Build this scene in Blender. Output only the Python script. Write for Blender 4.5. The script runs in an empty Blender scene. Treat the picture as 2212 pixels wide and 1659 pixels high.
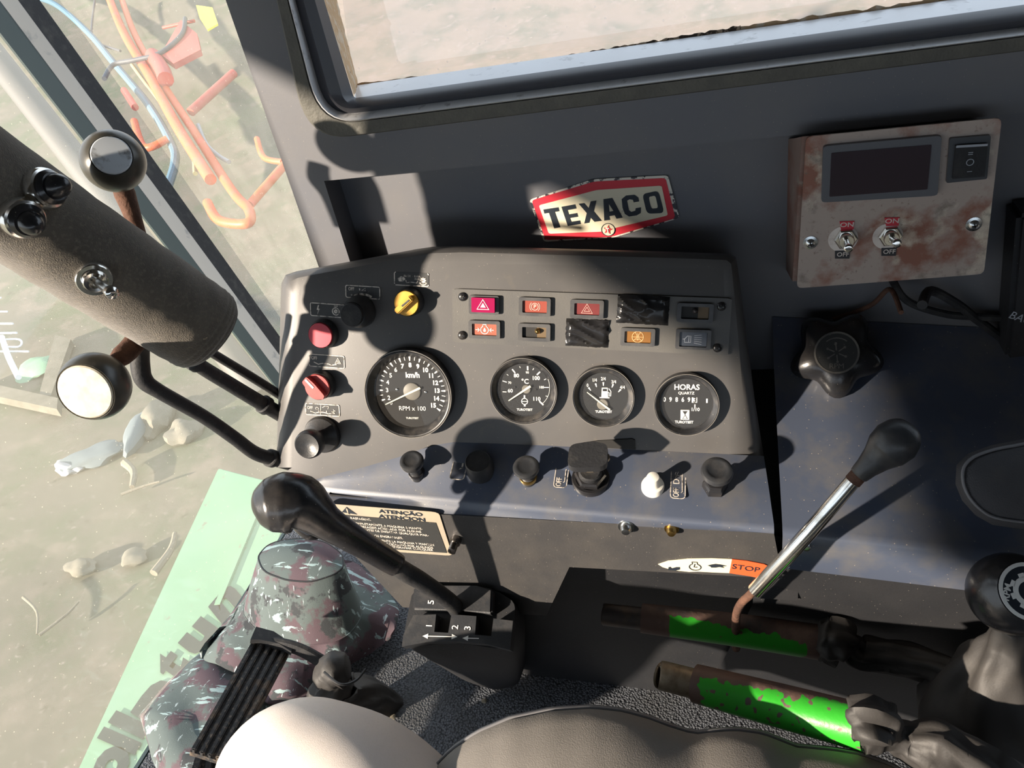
import bpy, bmesh, math, random
import numpy as np
from mathutils import Matrix, Vector, noise
from mathutils.bvhtree import BVHTree
random.seed(7)
SC = bpy.context.scene
COL = SC.collection
# ------------------------------------------------------------------ camera (world: -X forward, +Y right side of the cab, Z up)
F, CX, CY = 1658.0, 1106.0, 829.5
Xc = Vector((5606, -120, -1658)).normalized()
Zc = Vector((-544, -2504, -1658)).normalized()
Zc = (Zc - Xc * Zc.dot(Xc)).normalized()
Yc = Zc.cross(Xc)
R = Matrix((Xc, Yc, Zc))                       # world = R @ cam   (cam: x right, y down, z forward)
cam_d = bpy.data.cameras.new('camera'); cam = bpy.data.objects.new('camera', cam_d); COL.objects.link(cam)
cam_d.sensor_width = 36.0; cam_d.lens = F / 2212 * 36.0; cam_d.clip_start = .02; cam_d.clip_end = 200
cam.matrix_world = (R @ Matrix(((1, 0, 0), (0, -1, 0), (0, 0, -1)))).to_4x4()
SC.camera = cam
# ------------------------------------------------------------------ light
W = bpy.data.worlds.new('World'); SC.world = W; W.use_nodes = True
bg = W.node_tree.nodes['Background']; bg.inputs[0].default_value = (.74, .86, 1.0, 1); bg.inputs[1].default_value = 1.85
SUN = Vector((1.0, 1.02, -.36)).normalized()
sd = bpy.data.lights.new('sun', 'SUN'); sd.energy = 15.0; sd.angle = .022; sd.color = (1.0, .86, .70)
so = bpy.data.objects.new('sun', sd); COL.objects.link(so); so.rotation_euler = SUN.to_track_quat('-Z', 'Y').to_euler()
SC.view_settings.view_transform = 'Standard'; SC.view_settings.look = 'None'
SC.view_settings.gamma = 1; SC.view_settings.use_curve_mapping = False; SC.view_settings.exposure = 0.0

# ------------------------------------------------------------------ projective helpers
def ray(x, y): return R @ Vector(((x - CX) / F, (y - CY) / F, 1.0))
def P(x, y, d): return ray(x, y) * d
FWD = R @ Vector((0, 0, 1))
def depth(p): return p.dot(FWD)
def hit(x, y, pl):
    d = ray(x, y); return d * (pl[0].dot(pl[1]) / d.dot(pl[1]))
def frame(x, y, pl, slope=0.0, at=None):
    o = hit(x, y, pl); ax = (hit(x + 8, y + 8 * slope, pl) - o).normalized()
    n = pl[1].normalized()
    if n.dot(o) > 0: n = -n
    ay = n.cross(ax)
    if at is not None: o = at
    M = Matrix.Identity(4)
    for i, c in enumerate((ax, ay, n, o)):
        for j in range(3): M[j][i] = c[j]
    return M
def mk(o, z, xref=Vector((1, 0, 0))):
    z = z.normalized(); x = (xref - z * xref.dot(z)).normalized(); y = z.cross(x)
    M = Matrix.Identity(4)
    for i, c in enumerate((x, y, z, o)):
        for j in range(3): M[j][i] = c[j]
    return M
def T(x=0, y=0, z=0): return Matrix.Translation((x, y, z))
def RZ(a): return Matrix.Rotation(math.radians(a), 4, 'Z')
def plane_z(z): return (Vector((0, 0, z)), Vector((0, 0, 1)))
def plane_y(y): return (Vector((0, y, 0)), Vector((0, -1, 0)))

# ------------------------------------------------------------------ materials
def mat(name, col, rough=.5, metal=0., spec=.5, layers=(), bump=None, coat=0., emit=None, alpha=None, sheen=0., trans=0.):
    m = bpy.data.materials.new(name); m.use_nodes = True; nt = m.node_tree; N = nt.nodes; L = nt.links
    b = N['Principled BSDF']
    b.inputs['Roughness'].default_value = rough; b.inputs['Metallic'].default_value = metal
    b.inputs['Specular IOR Level'].default_value = spec; b.inputs['Coat Weight'].default_value = coat
    b.inputs['Coat Roughness'].default_value = .15
    b.inputs['Sheen Weight'].default_value = sheen
    b.inputs['Transmission Weight'].default_value = trans
    c = N.new('ShaderNodeRGB'); c.outputs[0].default_value = (*col, 1); src = c.outputs[0]
    tc = N.new('ShaderNodeTexCoord')
    def coords(st):
        mp = N.new('ShaderNodeMapping'); mp.inputs['Scale'].default_value = st; L.new(tc.outputs['Object'], mp.inputs['Vector']); return mp.outputs[0]
    for ly in layers:                                  # (kind, scale, lo, hi, colour, stretch)
        kind, sc_, lo, hi, lc = ly[:5]; st = ly[5] if len(ly) > 5 else (1, 1, 1)
        if kind == 'n':
            t = N.new('ShaderNodeTexNoise'); t.inputs['Scale'].default_value = sc_; t.inputs['Detail'].default_value = 6; t.inputs['Roughness'].default_value = .6; o = t.outputs[0]
        elif kind == 'v':
            t = N.new('ShaderNodeTexVoronoi'); t.inputs['Scale'].default_value = sc_; t.feature = 'F1'; o = t.outputs[0]
        elif kind == 'w':
            t = N.new('ShaderNodeTexWave'); t.inputs['Scale'].default_value = sc_; t.inputs['Distortion'].default_value = 6; t.inputs['Detail'].default_value = 3; o = t.outputs[0]
        L.new(coords(st), t.inputs['Vector'])
        mr = N.new('ShaderNodeMapRange'); mr.inputs[1].default_value = lo; mr.inputs[2].default_value = hi; L.new(o, mr.inputs[0])
        mx = N.new('ShaderNodeMix'); mx.data_type = 'RGBA'; L.new(mr.outputs[0], mx.inputs[0]); L.new(src, mx.inputs[6]); mx.inputs[7].default_value = (*lc, 1)
        src = mx.outputs[2]
    L.new(src, b.inputs['Base Color'])
    if bump:
        kind, sc_, st_ = bump[:3]; stc = bump[3] if len(bump) > 3 else (1, 1, 1)
        t = N.new('ShaderNodeTexNoise' if kind == 'n' else 'ShaderNodeTexVoronoi'); t.inputs['Scale'].default_value = sc_
        if kind == 'n': t.inputs['Detail'].default_value = 5
        L.new(coords(stc), t.inputs['Vector'])
        bp = N.new('ShaderNodeBump'); bp.inputs['Strength'].default_value = st_; bp.inputs['Distance'].default_value = .002
        L.new(t.outputs[0], bp.inputs['Height']); L.new(bp.outputs[0], b.inputs['Normal'])
    if emit:
        b.inputs['Emission Color'].default_value = (*emit[0], 1); b.inputs['Emission Strength'].default_value = emit[1]
    return m
def glassmat(name, haze, hazecol, gl=.06, tint=(1, 1, 1), streak=25):
    m = bpy.data.materials.new(name); m.use_nodes = True; nt = m.node_tree; N = nt.nodes; L = nt.links
    N.remove(N['Principled BSDF']); out = N['Material Output']
    tr = N.new('ShaderNodeBsdfTransparent'); tr.inputs[0].default_value = (*tint, 1)
    df = N.new('ShaderNodeBsdfDiffuse'); df.inputs[0].default_value = (*hazecol, 1)
    tl = N.new('ShaderNodeBsdfTranslucent'); tl.inputs[0].default_value = (*hazecol, 1)
    hz = N.new('ShaderNodeMixShader'); hz.inputs[0].default_value = .6; L.new(df.outputs[0], hz.inputs[1]); L.new(tl.outputs[0], hz.inputs[2])
    g = N.new('ShaderNodeBsdfGlossy'); g.inputs['Roughness'].default_value = .03; g.inputs[0].default_value = (1, 1, 1, 1)
    tc = N.new('ShaderNodeTexCoord'); ns = N.new('ShaderNodeTexNoise'); ns.inputs['Scale'].default_value = streak; ns.inputs['Detail'].default_value = 8; L.new(tc.outputs['Object'], ns.inputs['Vector'])
    n2 = N.new('ShaderNodeTexVoronoi'); n2.inputs['Scale'].default_value = 90; L.new(tc.outputs['Object'], n2.inputs['Vector'])
    r1 = N.new('ShaderNodeMapRange'); r1.inputs[1].default_value = .35; r1.inputs[2].default_value = .75; r1.inputs[3].default_value = haze * .75; r1.inputs[4].default_value = haze * 1.3; L.new(ns.outputs[0], r1.inputs[0])
    r2 = N.new('ShaderNodeMapRange'); r2.inputs[1].default_value = .10; r2.inputs[2].default_value = .04; r2.inputs[3].default_value = 0; r2.inputs[4].default_value = .35; L.new(n2.outputs[0], r2.inputs[0])
    ad = N.new('ShaderNodeMath'); ad.operation = 'ADD'; ad.use_clamp = True; L.new(r1.outputs[0], ad.inputs[0]); L.new(r2.outputs[0], ad.inputs[1])
    m1 = N.new('ShaderNodeMixShader'); L.new(ad.outputs[0], m1.inputs[0]); L.new(tr.outputs[0], m1.inputs[1]); L.new(hz.outputs[0], m1.inputs[2])
    m2 = N.new('ShaderNodeMixShader'); m2.inputs[0].default_value = gl; L.new(m1.outputs[0], m2.inputs[1]); L.new(g.outputs[0], m2.inputs[2])
    L.new(m2.outputs[0], out.inputs[0])
    return m
DUST = ('v', 230, .075, .04, (.34, .30, .25))
M = {}
M['panel'] = mat('black_panel', (.082, .080, .081), .45, 0, .5, [('n', 14, .35, .75, (.105, .100, .096)), ('n', 60, .62, .8, (.12, .11, .095), (1, 1, 1)), DUST], ('n', 900, .02))
M['shelf'] = mat('black_paint_sky_blue', (.062, .076, .112), .36, 0, .6, [('n', 25, .45, .8, (.12, .115, .11)), ('v', 170, .085, .04, (.36, .31, .25))], ('n', 900, .02))  # black console paint with the blue of the reflected sky put into its colour
M['wall'] = mat('dark_wall_paint', (.125, .130, .148), .45, 0, .5, [('n', 9, .4, .75, (.15, .147, .15)), DUST], ('n', 700, .03))
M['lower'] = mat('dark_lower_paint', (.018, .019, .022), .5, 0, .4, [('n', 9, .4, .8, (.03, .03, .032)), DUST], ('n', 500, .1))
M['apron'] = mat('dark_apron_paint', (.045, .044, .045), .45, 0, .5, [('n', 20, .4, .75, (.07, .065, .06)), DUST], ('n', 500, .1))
M['blk'] = mat('black_plastic', (.028, .030, .034), .38, 0, .5, [('n', 80, .45, .8, (.06, .058, .058))], ('n', 700, .08))
M['blkg'] = mat('black_gloss_plastic', (.018, .018, .020), .25, 0, .6, [('n', 40, .5, .8, (.045, .04, .037)), ('v', 200, .08, .03, (.25, .22, .2))], ('n', 300, .06))
M['rub'] = mat('black_rubber', (.018, .019, .022), .65, 0, .4, [('n', 50, .5, .8, (.06, .058, .055))], ('n', 400, .2))
M['plate'] = mat('indicator_plate_plastic', (.085, .084, .084), .5, 0, .4, [('n', 20, .35, .75, (.12, .115, .105)), DUST], ('n', 900, .06))
M['lampframe'] = mat('lamp_frame_plastic', (.05, .051, .055), .4, 0, .5, [('n', 60, .4, .8, (.11, .105, .10))])
M['bezel'] = mat('gauge_bezel', (.020, .021, .024), .35, 0, .6, [('n', 60, .5, .75, (.11, .10, .09)), DUST])
M['rim'] = mat('pale_bezel_edge', (.20, .185, .165), .4, .2, .5, [('n', 60, .4, .7, (.08, .08, .08))])  # paler ring along the bezel edge, mottled darker
M['dial'] = mat('dial_face', (.009, .010, .011), .6, 0, .25)
M['white'] = mat('white_print', (.80, .80, .77), .6)
M['dimwhite'] = mat('worn_white_print', (.68, .62, .55), .6, 0, .4, [('n', 300, .5, .62, (.16, .15, .14))])
M['needle'] = mat('cream_needle', (.90, .86, .62), .5)
M['hub'] = mat('needle_hub', (.16, .15, .125), .5)
M['yellow'] = mat('yellow_knob_plastic', (.62, .36, .04), .4, 0, .5, [('n', 60, .4, .7, (.62, .30, .02))])
M['red'] = mat('red_button_plastic', (.62, .055, .085), .45, 0, .5, [('n', 30, .4, .8, (.55, .07, .10))])
M['red2'] = mat('red_knob_plastic', (.60, .06, .06), .4, 0, .5, [('n', 60, .4, .75, (.50, .09, .08))])
M['cream'] = mat('cream_plastic', (.72, .66, .52), .5, 0, .5, [('n', 90, .45, .7, (.50, .45, .36))])
M['whiteplastic'] = mat('white_plastic', (.85, .82, .74), .4)
M['chrome'] = mat('chrome', (.72, .70, .66), .16, 1, .5, [('n', 60, .5, .75, (.42, .38, .32))])
M['steel'] = mat('worn_steel', (.34, .32, .30), .3, 1, .5, [('n', 40, .45, .7, (.16, .13, .11))], ('n', 200, .2))
M['brass'] = mat('brass', (.55, .36, .12), .3, 1)
M['rust'] = mat('rusted_steel', (.085, .045, .032), .8, .1, .3, [('n', 90, .4, .7, (.15, .075, .05))], ('n', 300, .5))
M['zinc'] = mat('zinc_screw', (.60, .62, .62), .25, 1)
M['lens_m'] = mat('magenta_lens', (.30, .012, .07), .15, 0, .6)
M['lens_r'] = mat('red_lens', (.30, .075, .055), .2, 0, .5)
M['lens_d'] = mat('dark_red_lens', (.17, .04, .04), .2, 0, .5)
M['lens_o'] = mat('amber_lens', (.22, .10, .025), .2, 0, .5)
M['lens_p'] = mat('pale_red_lens', (.36, .12, .08), .25, 0, .5)
M['lens_b'] = mat('grey_blue_lens', (.055, .065, .085), .25, 0, .5)
M['hole'] = mat('dark_socket', (.008, .007, .006), .6)
M['sockbrown'] = mat('socket_back', (.13, .085, .04), .5)
M['symw'] = mat('lens_symbol_white', (.85, .70, .66), .5)
M['symo'] = mat('lens_symbol_pink', (.75, .42, .36), .5)
M['symy'] = mat('lens_symbol_tan', (.62, .36, .16), .5)
M['symg'] = mat('lens_symbol_grey', (.35, .38, .44), .5)
M['tape'] = mat('black_tape', (.035, .035, .038), .2, 0, .6, [('n', 40, .5, .7, (.05, .048, .046))])
M['boxm'] = mat('scuffed_box_metal', (.42, .35, .31), .5, .1, .4, [('n', 13, .50, .60, (.27, .12, .085)), ('n', 19, .56, .66, (.66, .59, .48)), ('n', 40, .60, .70, (.25, .21, .18)), ('n', 300, .6, .75, (.20, .14, .11))], ('n', 200, .12))
M['boxs'] = mat('box_side_metal', (.24, .17, .145), .5, .3, .4, [('n', 26, .45, .6, (.20, .09, .065)), ('n', 70, .6, .7, (.30, .27, .23))])
M['disp'] = mat('display_window', (.030, .018, .026), .25, 0, .5)
M['dispb'] = mat('display_bezel', (.10, .105, .12), .45)
M['rocker'] = mat('rocker_plastic', (.05, .055, .065), .35)
M['onred'] = mat('red_legend', (.55, .03, .05), .45)
M['offblk'] = mat('black_legend', (.03, .03, .035), .45)
M['legend'] = mat('legend_white', (.68, .62, .58), .5, 0, .4, [('n', 120, .5, .7, (.48, .40, .36))])
M['txred'] = mat('sticker_red', (.60, .035, .055), .35, 0, .5, [('n', 22, .66, .69, (.10, .03, .05)), ('n', 60, .66, .68, (.06, .05, .06))])
M['starred'] = mat('emblem_red', (.55, .04, .05), .4)
M['txcream'] = mat('sticker_cream', (.70, .64, .48), .35, 0, .5, [('n', 90, .68, .70, (.25, .22, .18))])
M['txblack'] = mat('sticker_black', (.022, .028, .038), .35)
M['txsilver'] = mat('sticker_edge', (.70, .67, .60), .4, 0, .5, [('n', 130, .52, .55, (.05, .05, .06))])
M['decal'] = mat('decal_cream', (.50, .42, .31), .35, .2, .5, [('n', 30, .4, .7, (.42, .37, .30))])
M['decalk'] = mat('decal_black', (.035, .036, .036), .4, 0, .5, [DUST])
M['stopred'] = mat('stop_orange', (.80, .11, .035), .4)
M['stopc'] = mat('stop_cream', (.80, .72, .50), .4)
M['gasket'] = mat('olive_gasket', (.095, .092, .080), .55, 0, .4, [('n', 60, .4, .75, (.13, .125, .105))], ('n', 240, .35))
M['seal'] = mat('window_seal', (.07, .072, .085), .35, 0, .6, [('n', 50, .5, .8, (.08, .08, .085))])
M['sealb'] = mat('aluminium_window_strip', (.93, .94, .97), .25, .0, .6, [('n', 60, .6, .7, (.5, .5, .52))])
M['glue'] = mat('yellowed_glue', (.62, .42, .24), .7, 0, .3, [('n', 90, .5, .6, (.70, .58, .44)), ('n', 150, .68, .72, (.08, .05, .03))], ('n', 200, .8))
M['grime'] = mat('window_grime', (.075, .055, .04), .8, 0, .3, [('n', 200, .5, .55, (.55, .42, .3))])
M['cloth'] = mat('dark_felt_wrap', (.085, .073, .058), .95, 0, .2, [('n', 25, .4, .7, (.13, .112, .088)), ('n', 350, .5, .8, (.19, .16, .12), (1, 1, 1))], ('n', 1100, .5), sheen=.6)
M['mat'] = mat('loop_floor_mat', (.12, .13, .15), .8, 0, .3, [('v', 330, .28, .72, (.022, .024, .030)), ('n', 450, .5, .75, (.19, .20, .215)), ('n', 8, .5, .75, (.06, .062, .065))], ('v', 330, .8))
M['seat'] = mat('grey_vinyl', (.19, .175, .158), .6, 0, .4, [('n', 10, .4, .7, (.23, .21, .19)), DUST], ('n', 900, .2))
M['piping'] = mat('seat_piping', (.16, .16, .17), .5)
M['arm'] = mat('armrest_vinyl', (.05, .05, .055), .6, 0, .4, [('n', 12, .5, .7, (.085, .078, .07))], ('n', 1200, .4))
M['leather'] = mat('worn_black_leather', (.034, .032, .031), .58, 0, .35, [('n', 15, .45, .75, (.065, .06, .055))], ('n', 600, .08))
M['trous'] = mat('pale_trousers', (.80, .72, .66), .9, 0, .2, [('n', 12, .45, .75, (.72, .66, .64)), ('n', 18, .68, .8, (.42, .35, .32)), ('n', 500, .5, .8, (.74, .67, .60))], ('n', 1500, .12))
M['camo'] = mat('camouflage_cloth', (.10, .125, .125), .85, 0, .2, [('n', 11, .47, .51, (.105, .075, .088)), ('n', 18, .56, .59, (.05, .055, .06)), ('n', 26, .59, .61, (.30, .40, .41), (.6, 3.2, 1)), ('n', 44, .64, .66, (.42, .50, .52), (3.4, .7, 1))], ('n', 900, .2))
M['pedal'] = mat('dirty_pedal_rubber', (.03, .031, .034), .6, 0, .4, [('n', 30, .52, .66, (.15, .105, .07)), ('n', 200, .55, .7, (.22, .18, .14))], ('n', 250, .5))
M['green'] = mat('green_painted_tube', (.035, .42, .03), .35, 0, .5, [('n', 18, .53, .56, (.11, .062, .045)), ('n', 35, .60, .63, (.06, .045, .04))], ('n', 200, .2))
M['green_b'] = mat('flaking_green_tube', (.085, .062, .055), .45, .1, .5, [('n', 9, .50, .53, (.04, .42, .03)), ('n', 35, .60, .64, (.24, .15, .09))], ('n', 200, .2))
M['barebrown'] = mat('bare_brown_steel', (.13, .082, .068), .5, .1, .5, [('n', 40, .5, .7, (.20, .13, .10)), ('n', 15, .55, .7, (.055, .05, .052))], ('n', 200, .2))
M['greenp'] = mat('bright_green_paint', (.03, .34, .025), .35, 0, .5, [('n', 90, .66, .7, (.13, .08, .05)), ('n', 20, .6, .8, (.04, .25, .025))], ('n', 150, .15))
M['dkrod'] = mat('dark_steel_rod', (.09, .08, .078), .4, .5, .5, [('n', 50, .5, .7, (.16, .12, .09))])
M['rawend'] = mat('raw_rod_end', (.36, .30, .22), .5, .6, .5, [('n', 120, .4, .7, (.20, .15, .10))])
M['metalc'] = mat('grey_knob_cap', (.70, .75, .80), .4, 0, .5, [('n', 60, .55, .68, (.20, .20, .20))])
M['knobw'] = mat('worn_knob', (.06, .057, .048), .3, .2, .6, [('n', 20, .45, .7, (.11, .10, .08))])
M['ground'] = mat('yard_ground', (.145, .135, .108), .95, 0, .2, [('n', 1.6, .45, .62, (.105, .12, .08)), ('n', 5, .52, .7, (.19, .165, .135)), ('n', 30, .6, .75, (.25, .22, .19)), ('n', 12, .62, .75, (.085, .08, .06))], ('n', 12, .6))
M['yard'] = mat('beige_concrete', (.262, .218, .182), .95, 0, .2, [('n', 2.2, .45, .65, (.19, .18, .145)), ('n', 9, .55, .7, (.29, .24, .21)), ('n', 40, .64, .7, (.42, .37, .33))], ('n', 12, .4))
M['mint'] = mat('mint_green_paint', (.20, .36, .235), .5, 0, .2, [('n', 3, .45, .75, (.24, .39, .29)), ('n', 20, .63, .68, (.22, .25, .19))])
M['lett'] = mat('letter_hazed', (.022, .035, .035), .5)  # same black lettering, greyed in its colour for the haze over it
M['lettk'] = mat('letter_black', (.01, .02, .025), .4)
M['orange'] = mat('orange_paint', (.62, .13, .035), .5, 0, .5, [('n', 8, .5, .7, (.75, .13, .08))])
M['redp'] = mat('faded_red_paint', (.50, .08, .06), .5)
M['hoseb'] = mat('blue_hose', (.10, .19, .25), .6)
M['hoseg'] = mat('grey_hose', (.08, .085, .10), .6)
M['hosey'] = mat('yellow_hose', (.34, .32, .16), .6)
M['hosew'] = mat('white_hose', (.35, .35, .36), .6)
M['tag'] = mat('yellow_tag', (.95, .85, .05), .5)
M['stone'] = mat('pale_stone', (.20, .185, .15), .9, 0, .2, [('n', 9, .4, .7, (.13, .125, .10))], ('n', 30, .6))
M['rag'] = mat('blue_grey_rag', (.13, .165, .18), .9)
M['wood'] = mat('pale_wood', (.27, .24, .185), .8, 0, .2, [('n', 20, .4, .7, (.19, .165, .13), (8, 1, 1))])
M['sawdust'] = mat('pale_sawdust', (.55, .47, .34), .8)
M['greyiron'] = mat('grey_iron', (.24, .25, .24), .7, 0, .3, [('n', 8, .4, .7, (.32, .31, .29))])
M['postgrey'] = mat('grey_post_metal', (.52, .49, .45), .5, 0, .4, [('n', 30, .6, .7, (.35, .34, .33))])
M['postgreen'] = mat('green_grey_post', (.045, .068, .070), .5)
M['postwhite'] = mat('pale_post_paint', (.10, .098, .095), .6)
M['tint'] = mat('sticker_white', (.8, .85, .9), .5)
M['roof'] = mat('cab_roof_lining', (.06, .06, .062), .8)
M['g1'] = glassmat('dusty_side_window_glass', .24, (.80, .75, .72), .05)
M['g2'] = glassmat('dusty_corner_glass', .22, (.76, .74, .64), .05)
M['g3'] = glassmat('hazy_windscreen_glass', .19, (.70, .68, .55), .05, streak=4)
def gaugeglass():
    m = bpy.data.materials.new('gauge_glass'); m.use_nodes = True; N = m.node_tree.nodes; L = m.node_tree.links
    N.remove(N['Principled BSDF'])
    tr = N.new('ShaderNodeBsdfTransparent'); g = N.new('ShaderNodeBsdfGlossy'); g.inputs['Roughness'].default_value = .02
    df = N.new('ShaderNodeBsdfDiffuse'); df.inputs[0].default_value = (.7, .65, .6, 1)
    fr = N.new('ShaderNodeLayerWeight'); fr.inputs[0].default_value = .22
    m0 = N.new('ShaderNodeMixShader'); m0.inputs[0].default_value = .022; L.new(tr.outputs[0], m0.inputs[1]); L.new(df.outputs[0], m0.inputs[2])
    m1 = N.new('ShaderNodeMixShader'); L.new(fr.outputs['Fresnel'], m1.inputs[0]); L.new(m0.outputs[0], m1.inputs[1]); L.new(g.outputs[0], m1.inputs[2])
    L.new(m1.outputs[0], N['Material Output'].inputs[0]); return m
M['gg'] = gaugeglass()

# ------------------------------------------------------------------ object helpers
WM = {}
def _reg(o, m4, parent):
    WM[o.name] = m4
    if parent is not None:
        o.parent = parent; o.matrix_basis = WM[parent.name].inverted() @ m4
    else:
        o.matrix_basis = m4
def thing(name, label, cat, M4, group=None):
    o = bpy.data.objects.new(name, None); o.empty_display_size = .02; COL.objects.link(o)
    _reg(o, M4 if isinstance(M4, Matrix) else Matrix.Translation(M4), None)
    o['label'] = label; o['category'] = cat
    if group: o['group'] = group
    return o
def part(name, bm, m, parent=None, label=None, cat=None, kind=None, smooth=True, ang=35, group=None, M4=None):
    """bm holds world coordinates; the object's origin is the parent's (or M4 / the base of the mesh)"""
    if M4 is None:
        if parent is not None: M4 = WM[parent.name]
        else:
            vs = [v.co for v in bm.verts]; c = sum(vs, Vector()) / max(1, len(vs)); c.z = min(v.z for v in vs); M4 = Matrix.Translation(c)
    bmesh.ops.recalc_face_normals(bm, faces=bm.faces[:])
    bm.transform(M4.inverted())
    me = bpy.data.meshes.new(name); bm.to_mesh(me); bm.free()
    if smooth:
        me.shade_smooth()
        try: me.set_sharp_from_angle(angle=math.radians(ang))
        except Exception: pass
    if isinstance(m, (list, tuple)):
        for k in m: me.materials.append(M[k])
    else: me.materials.append(M[m])
    o = bpy.data.objects.new(name, me); COL.objects.link(o); _reg(o, M4, parent)
    if label: o['label'] = label
    if cat: o['category'] = cat
    if kind: o['kind'] = kind
    if group: o['group'] = group
    return o
def struct(name, bm, m, **k): return part(name, bm, m, None, kind='structure', **k)
def B(): return bmesh.new()
def lathe(bm, prof, M4, seg=36, wob=0):
    rings = []
    for r, h in prof:
        if r < 1e-6: rings.append([bm.verts.new(M4 @ Vector((0, 0, h)))]); continue
        rings.append([bm.verts.new(M4 @ Vector((r * math.cos(2 * math.pi * i / seg), r * math.sin(2 * math.pi * i / seg), h))) for i in range(seg)])
    for a, b in zip(rings, rings[1:]):
        for i in range(seg):
            j = (i + 1) % seg
            va = [a[i % len(a)], a[j % len(a)]] if len(a) > 1 else [a[0]]
            vb = [b[j % len(b)], b[i % len(b)]] if len(b) > 1 else [b[0]]
            f = va + vb
            if len(f) >= 3: bm.faces.new(f)
    if len(rings[0]) > 1: bm.faces.new(rings[0][::-1])
    if len(rings[-1]) > 1: bm.faces.new(rings[-1])
    return bm
def ringprism(bm, outer, inner, h0, h1, M4):
    n = len(outer)
    v = [[bm.verts.new(M4 @ Vector((x, y, h))) for x, y in pts] for pts, h in ((outer, h0), (outer, h1), (inner, h1), (inner, h0))]
    for k in range(4):
        a, b = v[k], v[(k + 1) % 4]
        for i in range(n):
            j = (i + 1) % n; bm.faces.new((a[i], a[j], b[j], b[i]))
    return bm
def prism(bm, pts, h0, h1, M4, mi=0):
    a = [bm.verts.new(M4 @ Vector((x, y, h0))) for x, y in pts]; b = [bm.verts.new(M4 @ Vector((x, y, h1))) for x, y in pts]
    n = len(pts); fs = []
    for i in range(n):
        j = (i + 1) % n; fs.append(bm.faces.new((a[i], a[j], b[j], b[i])))
    fs.append(bm.faces.new(a[::-1])); fs.append(bm.faces.new(b))
    for f in fs: f.material_index = mi
    return bm
def prism3(bm, pts, thick, n):
    """closed polygon of world points extruded by n*thick"""
    a = [bm.verts.new(p) for p in pts]; b = [bm.verts.new(p + n * thick) for p in pts]; k = len(pts)
    for i in range(k):
        j = (i + 1) % k; bm.faces.new((a[i], a[j], b[j], b[i]))
    bm.faces.new(a[::-1]); bm.faces.new(b); return bm
def rrect(w, h, r, n=4):
    pts = []
    for cx_, cy_, a0 in ((w / 2 - r, h / 2 - r, 0), (-w / 2 + r, h / 2 - r, 90), (-w / 2 + r, -h / 2 + r, 180), (w / 2 - r, -h / 2 + r, 270)):
        for k in range(n + 1):
            a = math.radians(a0 + 90 * k / n); pts.append((cx_ + r * math.cos(a), cy_ + r * math.sin(a)))
    return pts
def sm(pts, r=.25, n=4):
    """round the corners of a 2D/3D polygon"""
    out = []; k = len(pts)
    for i in range(k):
        p0, p1, p2 = Vector(pts[i - 1]), Vector(pts[i]), Vector(pts[(i + 1) % k])
        a = p1.lerp(p0, r); b = p1.lerp(p2, r)
        for q in range(n + 1):
            t = q / n; out.append((a.lerp(p1, t)).lerp(p1.lerp(b, t), t))
    return [tuple(p) for p in out]
def box(bm, M4, sx, sy, sz, bev=0, z0=None):
    z0 = -sz / 2 if z0 is None else z0
    b2 = bmesh.new(); bmesh.ops.create_cube(b2, size=1)
    for v in b2.verts: v.co = Vector((v.co.x * sx, v.co.y * sy, z0 + (v.co.z + .5) * sz))
    if bev: bmesh.ops.bevel(b2, geom=b2.edges[:], offset=bev, segments=2, affect='EDGES')
    b2.transform(M4); me = bpy.data.meshes.new('t'); b2.to_mesh(me); bm.from_mesh(me); bpy.data.meshes.remove(me); b2.free(); return bm
def spline(pts, rads, sub=8):
    n = len(pts); op, orr = [], []
    for i in range(n - 1):
        p0, p1, p2, p3 = pts[max(0, i - 1)], pts[i], pts[i + 1], pts[min(n - 1, i + 2)]
        for k in range(sub):
            t = k / sub; t2 = t * t; t3 = t2 * t
            op.append(.5 * ((2 * p1) + (p2 - p0) * t + (2 * p0 - 5 * p1 + 4 * p2 - p3) * t2 + (3 * p1 - p0 - 3 * p2 + p3) * t3))
            orr.append(rads[i] * (1 - t) + rads[i + 1] * t if sub > 1 else rads[i])
    op.append(pts[-1]); orr.append(rads[-1]); return op, orr
def tube(bm, pts, rads, seg=14, sub=8, cap=True, fold=None, sq=1.0):
    pts = [Vector(p) for p in pts]
    if not isinstance(rads, (list, tuple)): rads = [rads] * len(pts)
    if sub > 1 and len(pts) > 1: pts, rads = spline(pts, list(rads), sub)
    tg = [(pts[min(i + 1, len(pts) - 1)] - pts[max(i - 1, 0)]).normalized() for i in range(len(pts))]
    up = Vector((0, 0, 1)); 
    if abs(tg[0].dot(up)) > .95: up = Vector((1, 0, 0))
    rings = []; x = (up - tg[0] * up.dot(tg[0])).normalized()
    for i, p in enumerate(pts):
        x = (x - tg[i] * x.dot(tg[i])).normalized(); y = tg[i].cross(x)
        ring = []
        for k in range(seg):
            a = 2 * math.pi * k / seg; r = rads[i]
            if fold: r *= fold(i / max(1, len(pts) - 1), a)
            ring.append(bm.verts.new(p + (x * math.cos(a) + y * math.sin(a) * sq) * r))
        rings.append(ring)
    for a, b in zip(rings, rings[1:]):
        for i in range(seg): bm.faces.new((a[i], a[(i + 1) % seg], b[(i + 1) % seg], b[i]))
    if cap: bm.faces.new(rings[0][::-1]); bm.faces.new(rings[-1])
    return bm
def loft(bm, rows, closed=False, cap=False):
    vr = [[bm.verts.new(p) for p in r] for r in rows]
    for a, b in zip(vr, vr[1:]):
        n = len(a)
        for i in range(n if closed else n - 1):
            j = (i + 1) % n; bm.faces.new((a[i], a[j], b[j], b[i]))
    if cap: bm.faces.new(vr[0][::-1]); bm.faces.new(vr[-1])
    return bm
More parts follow.
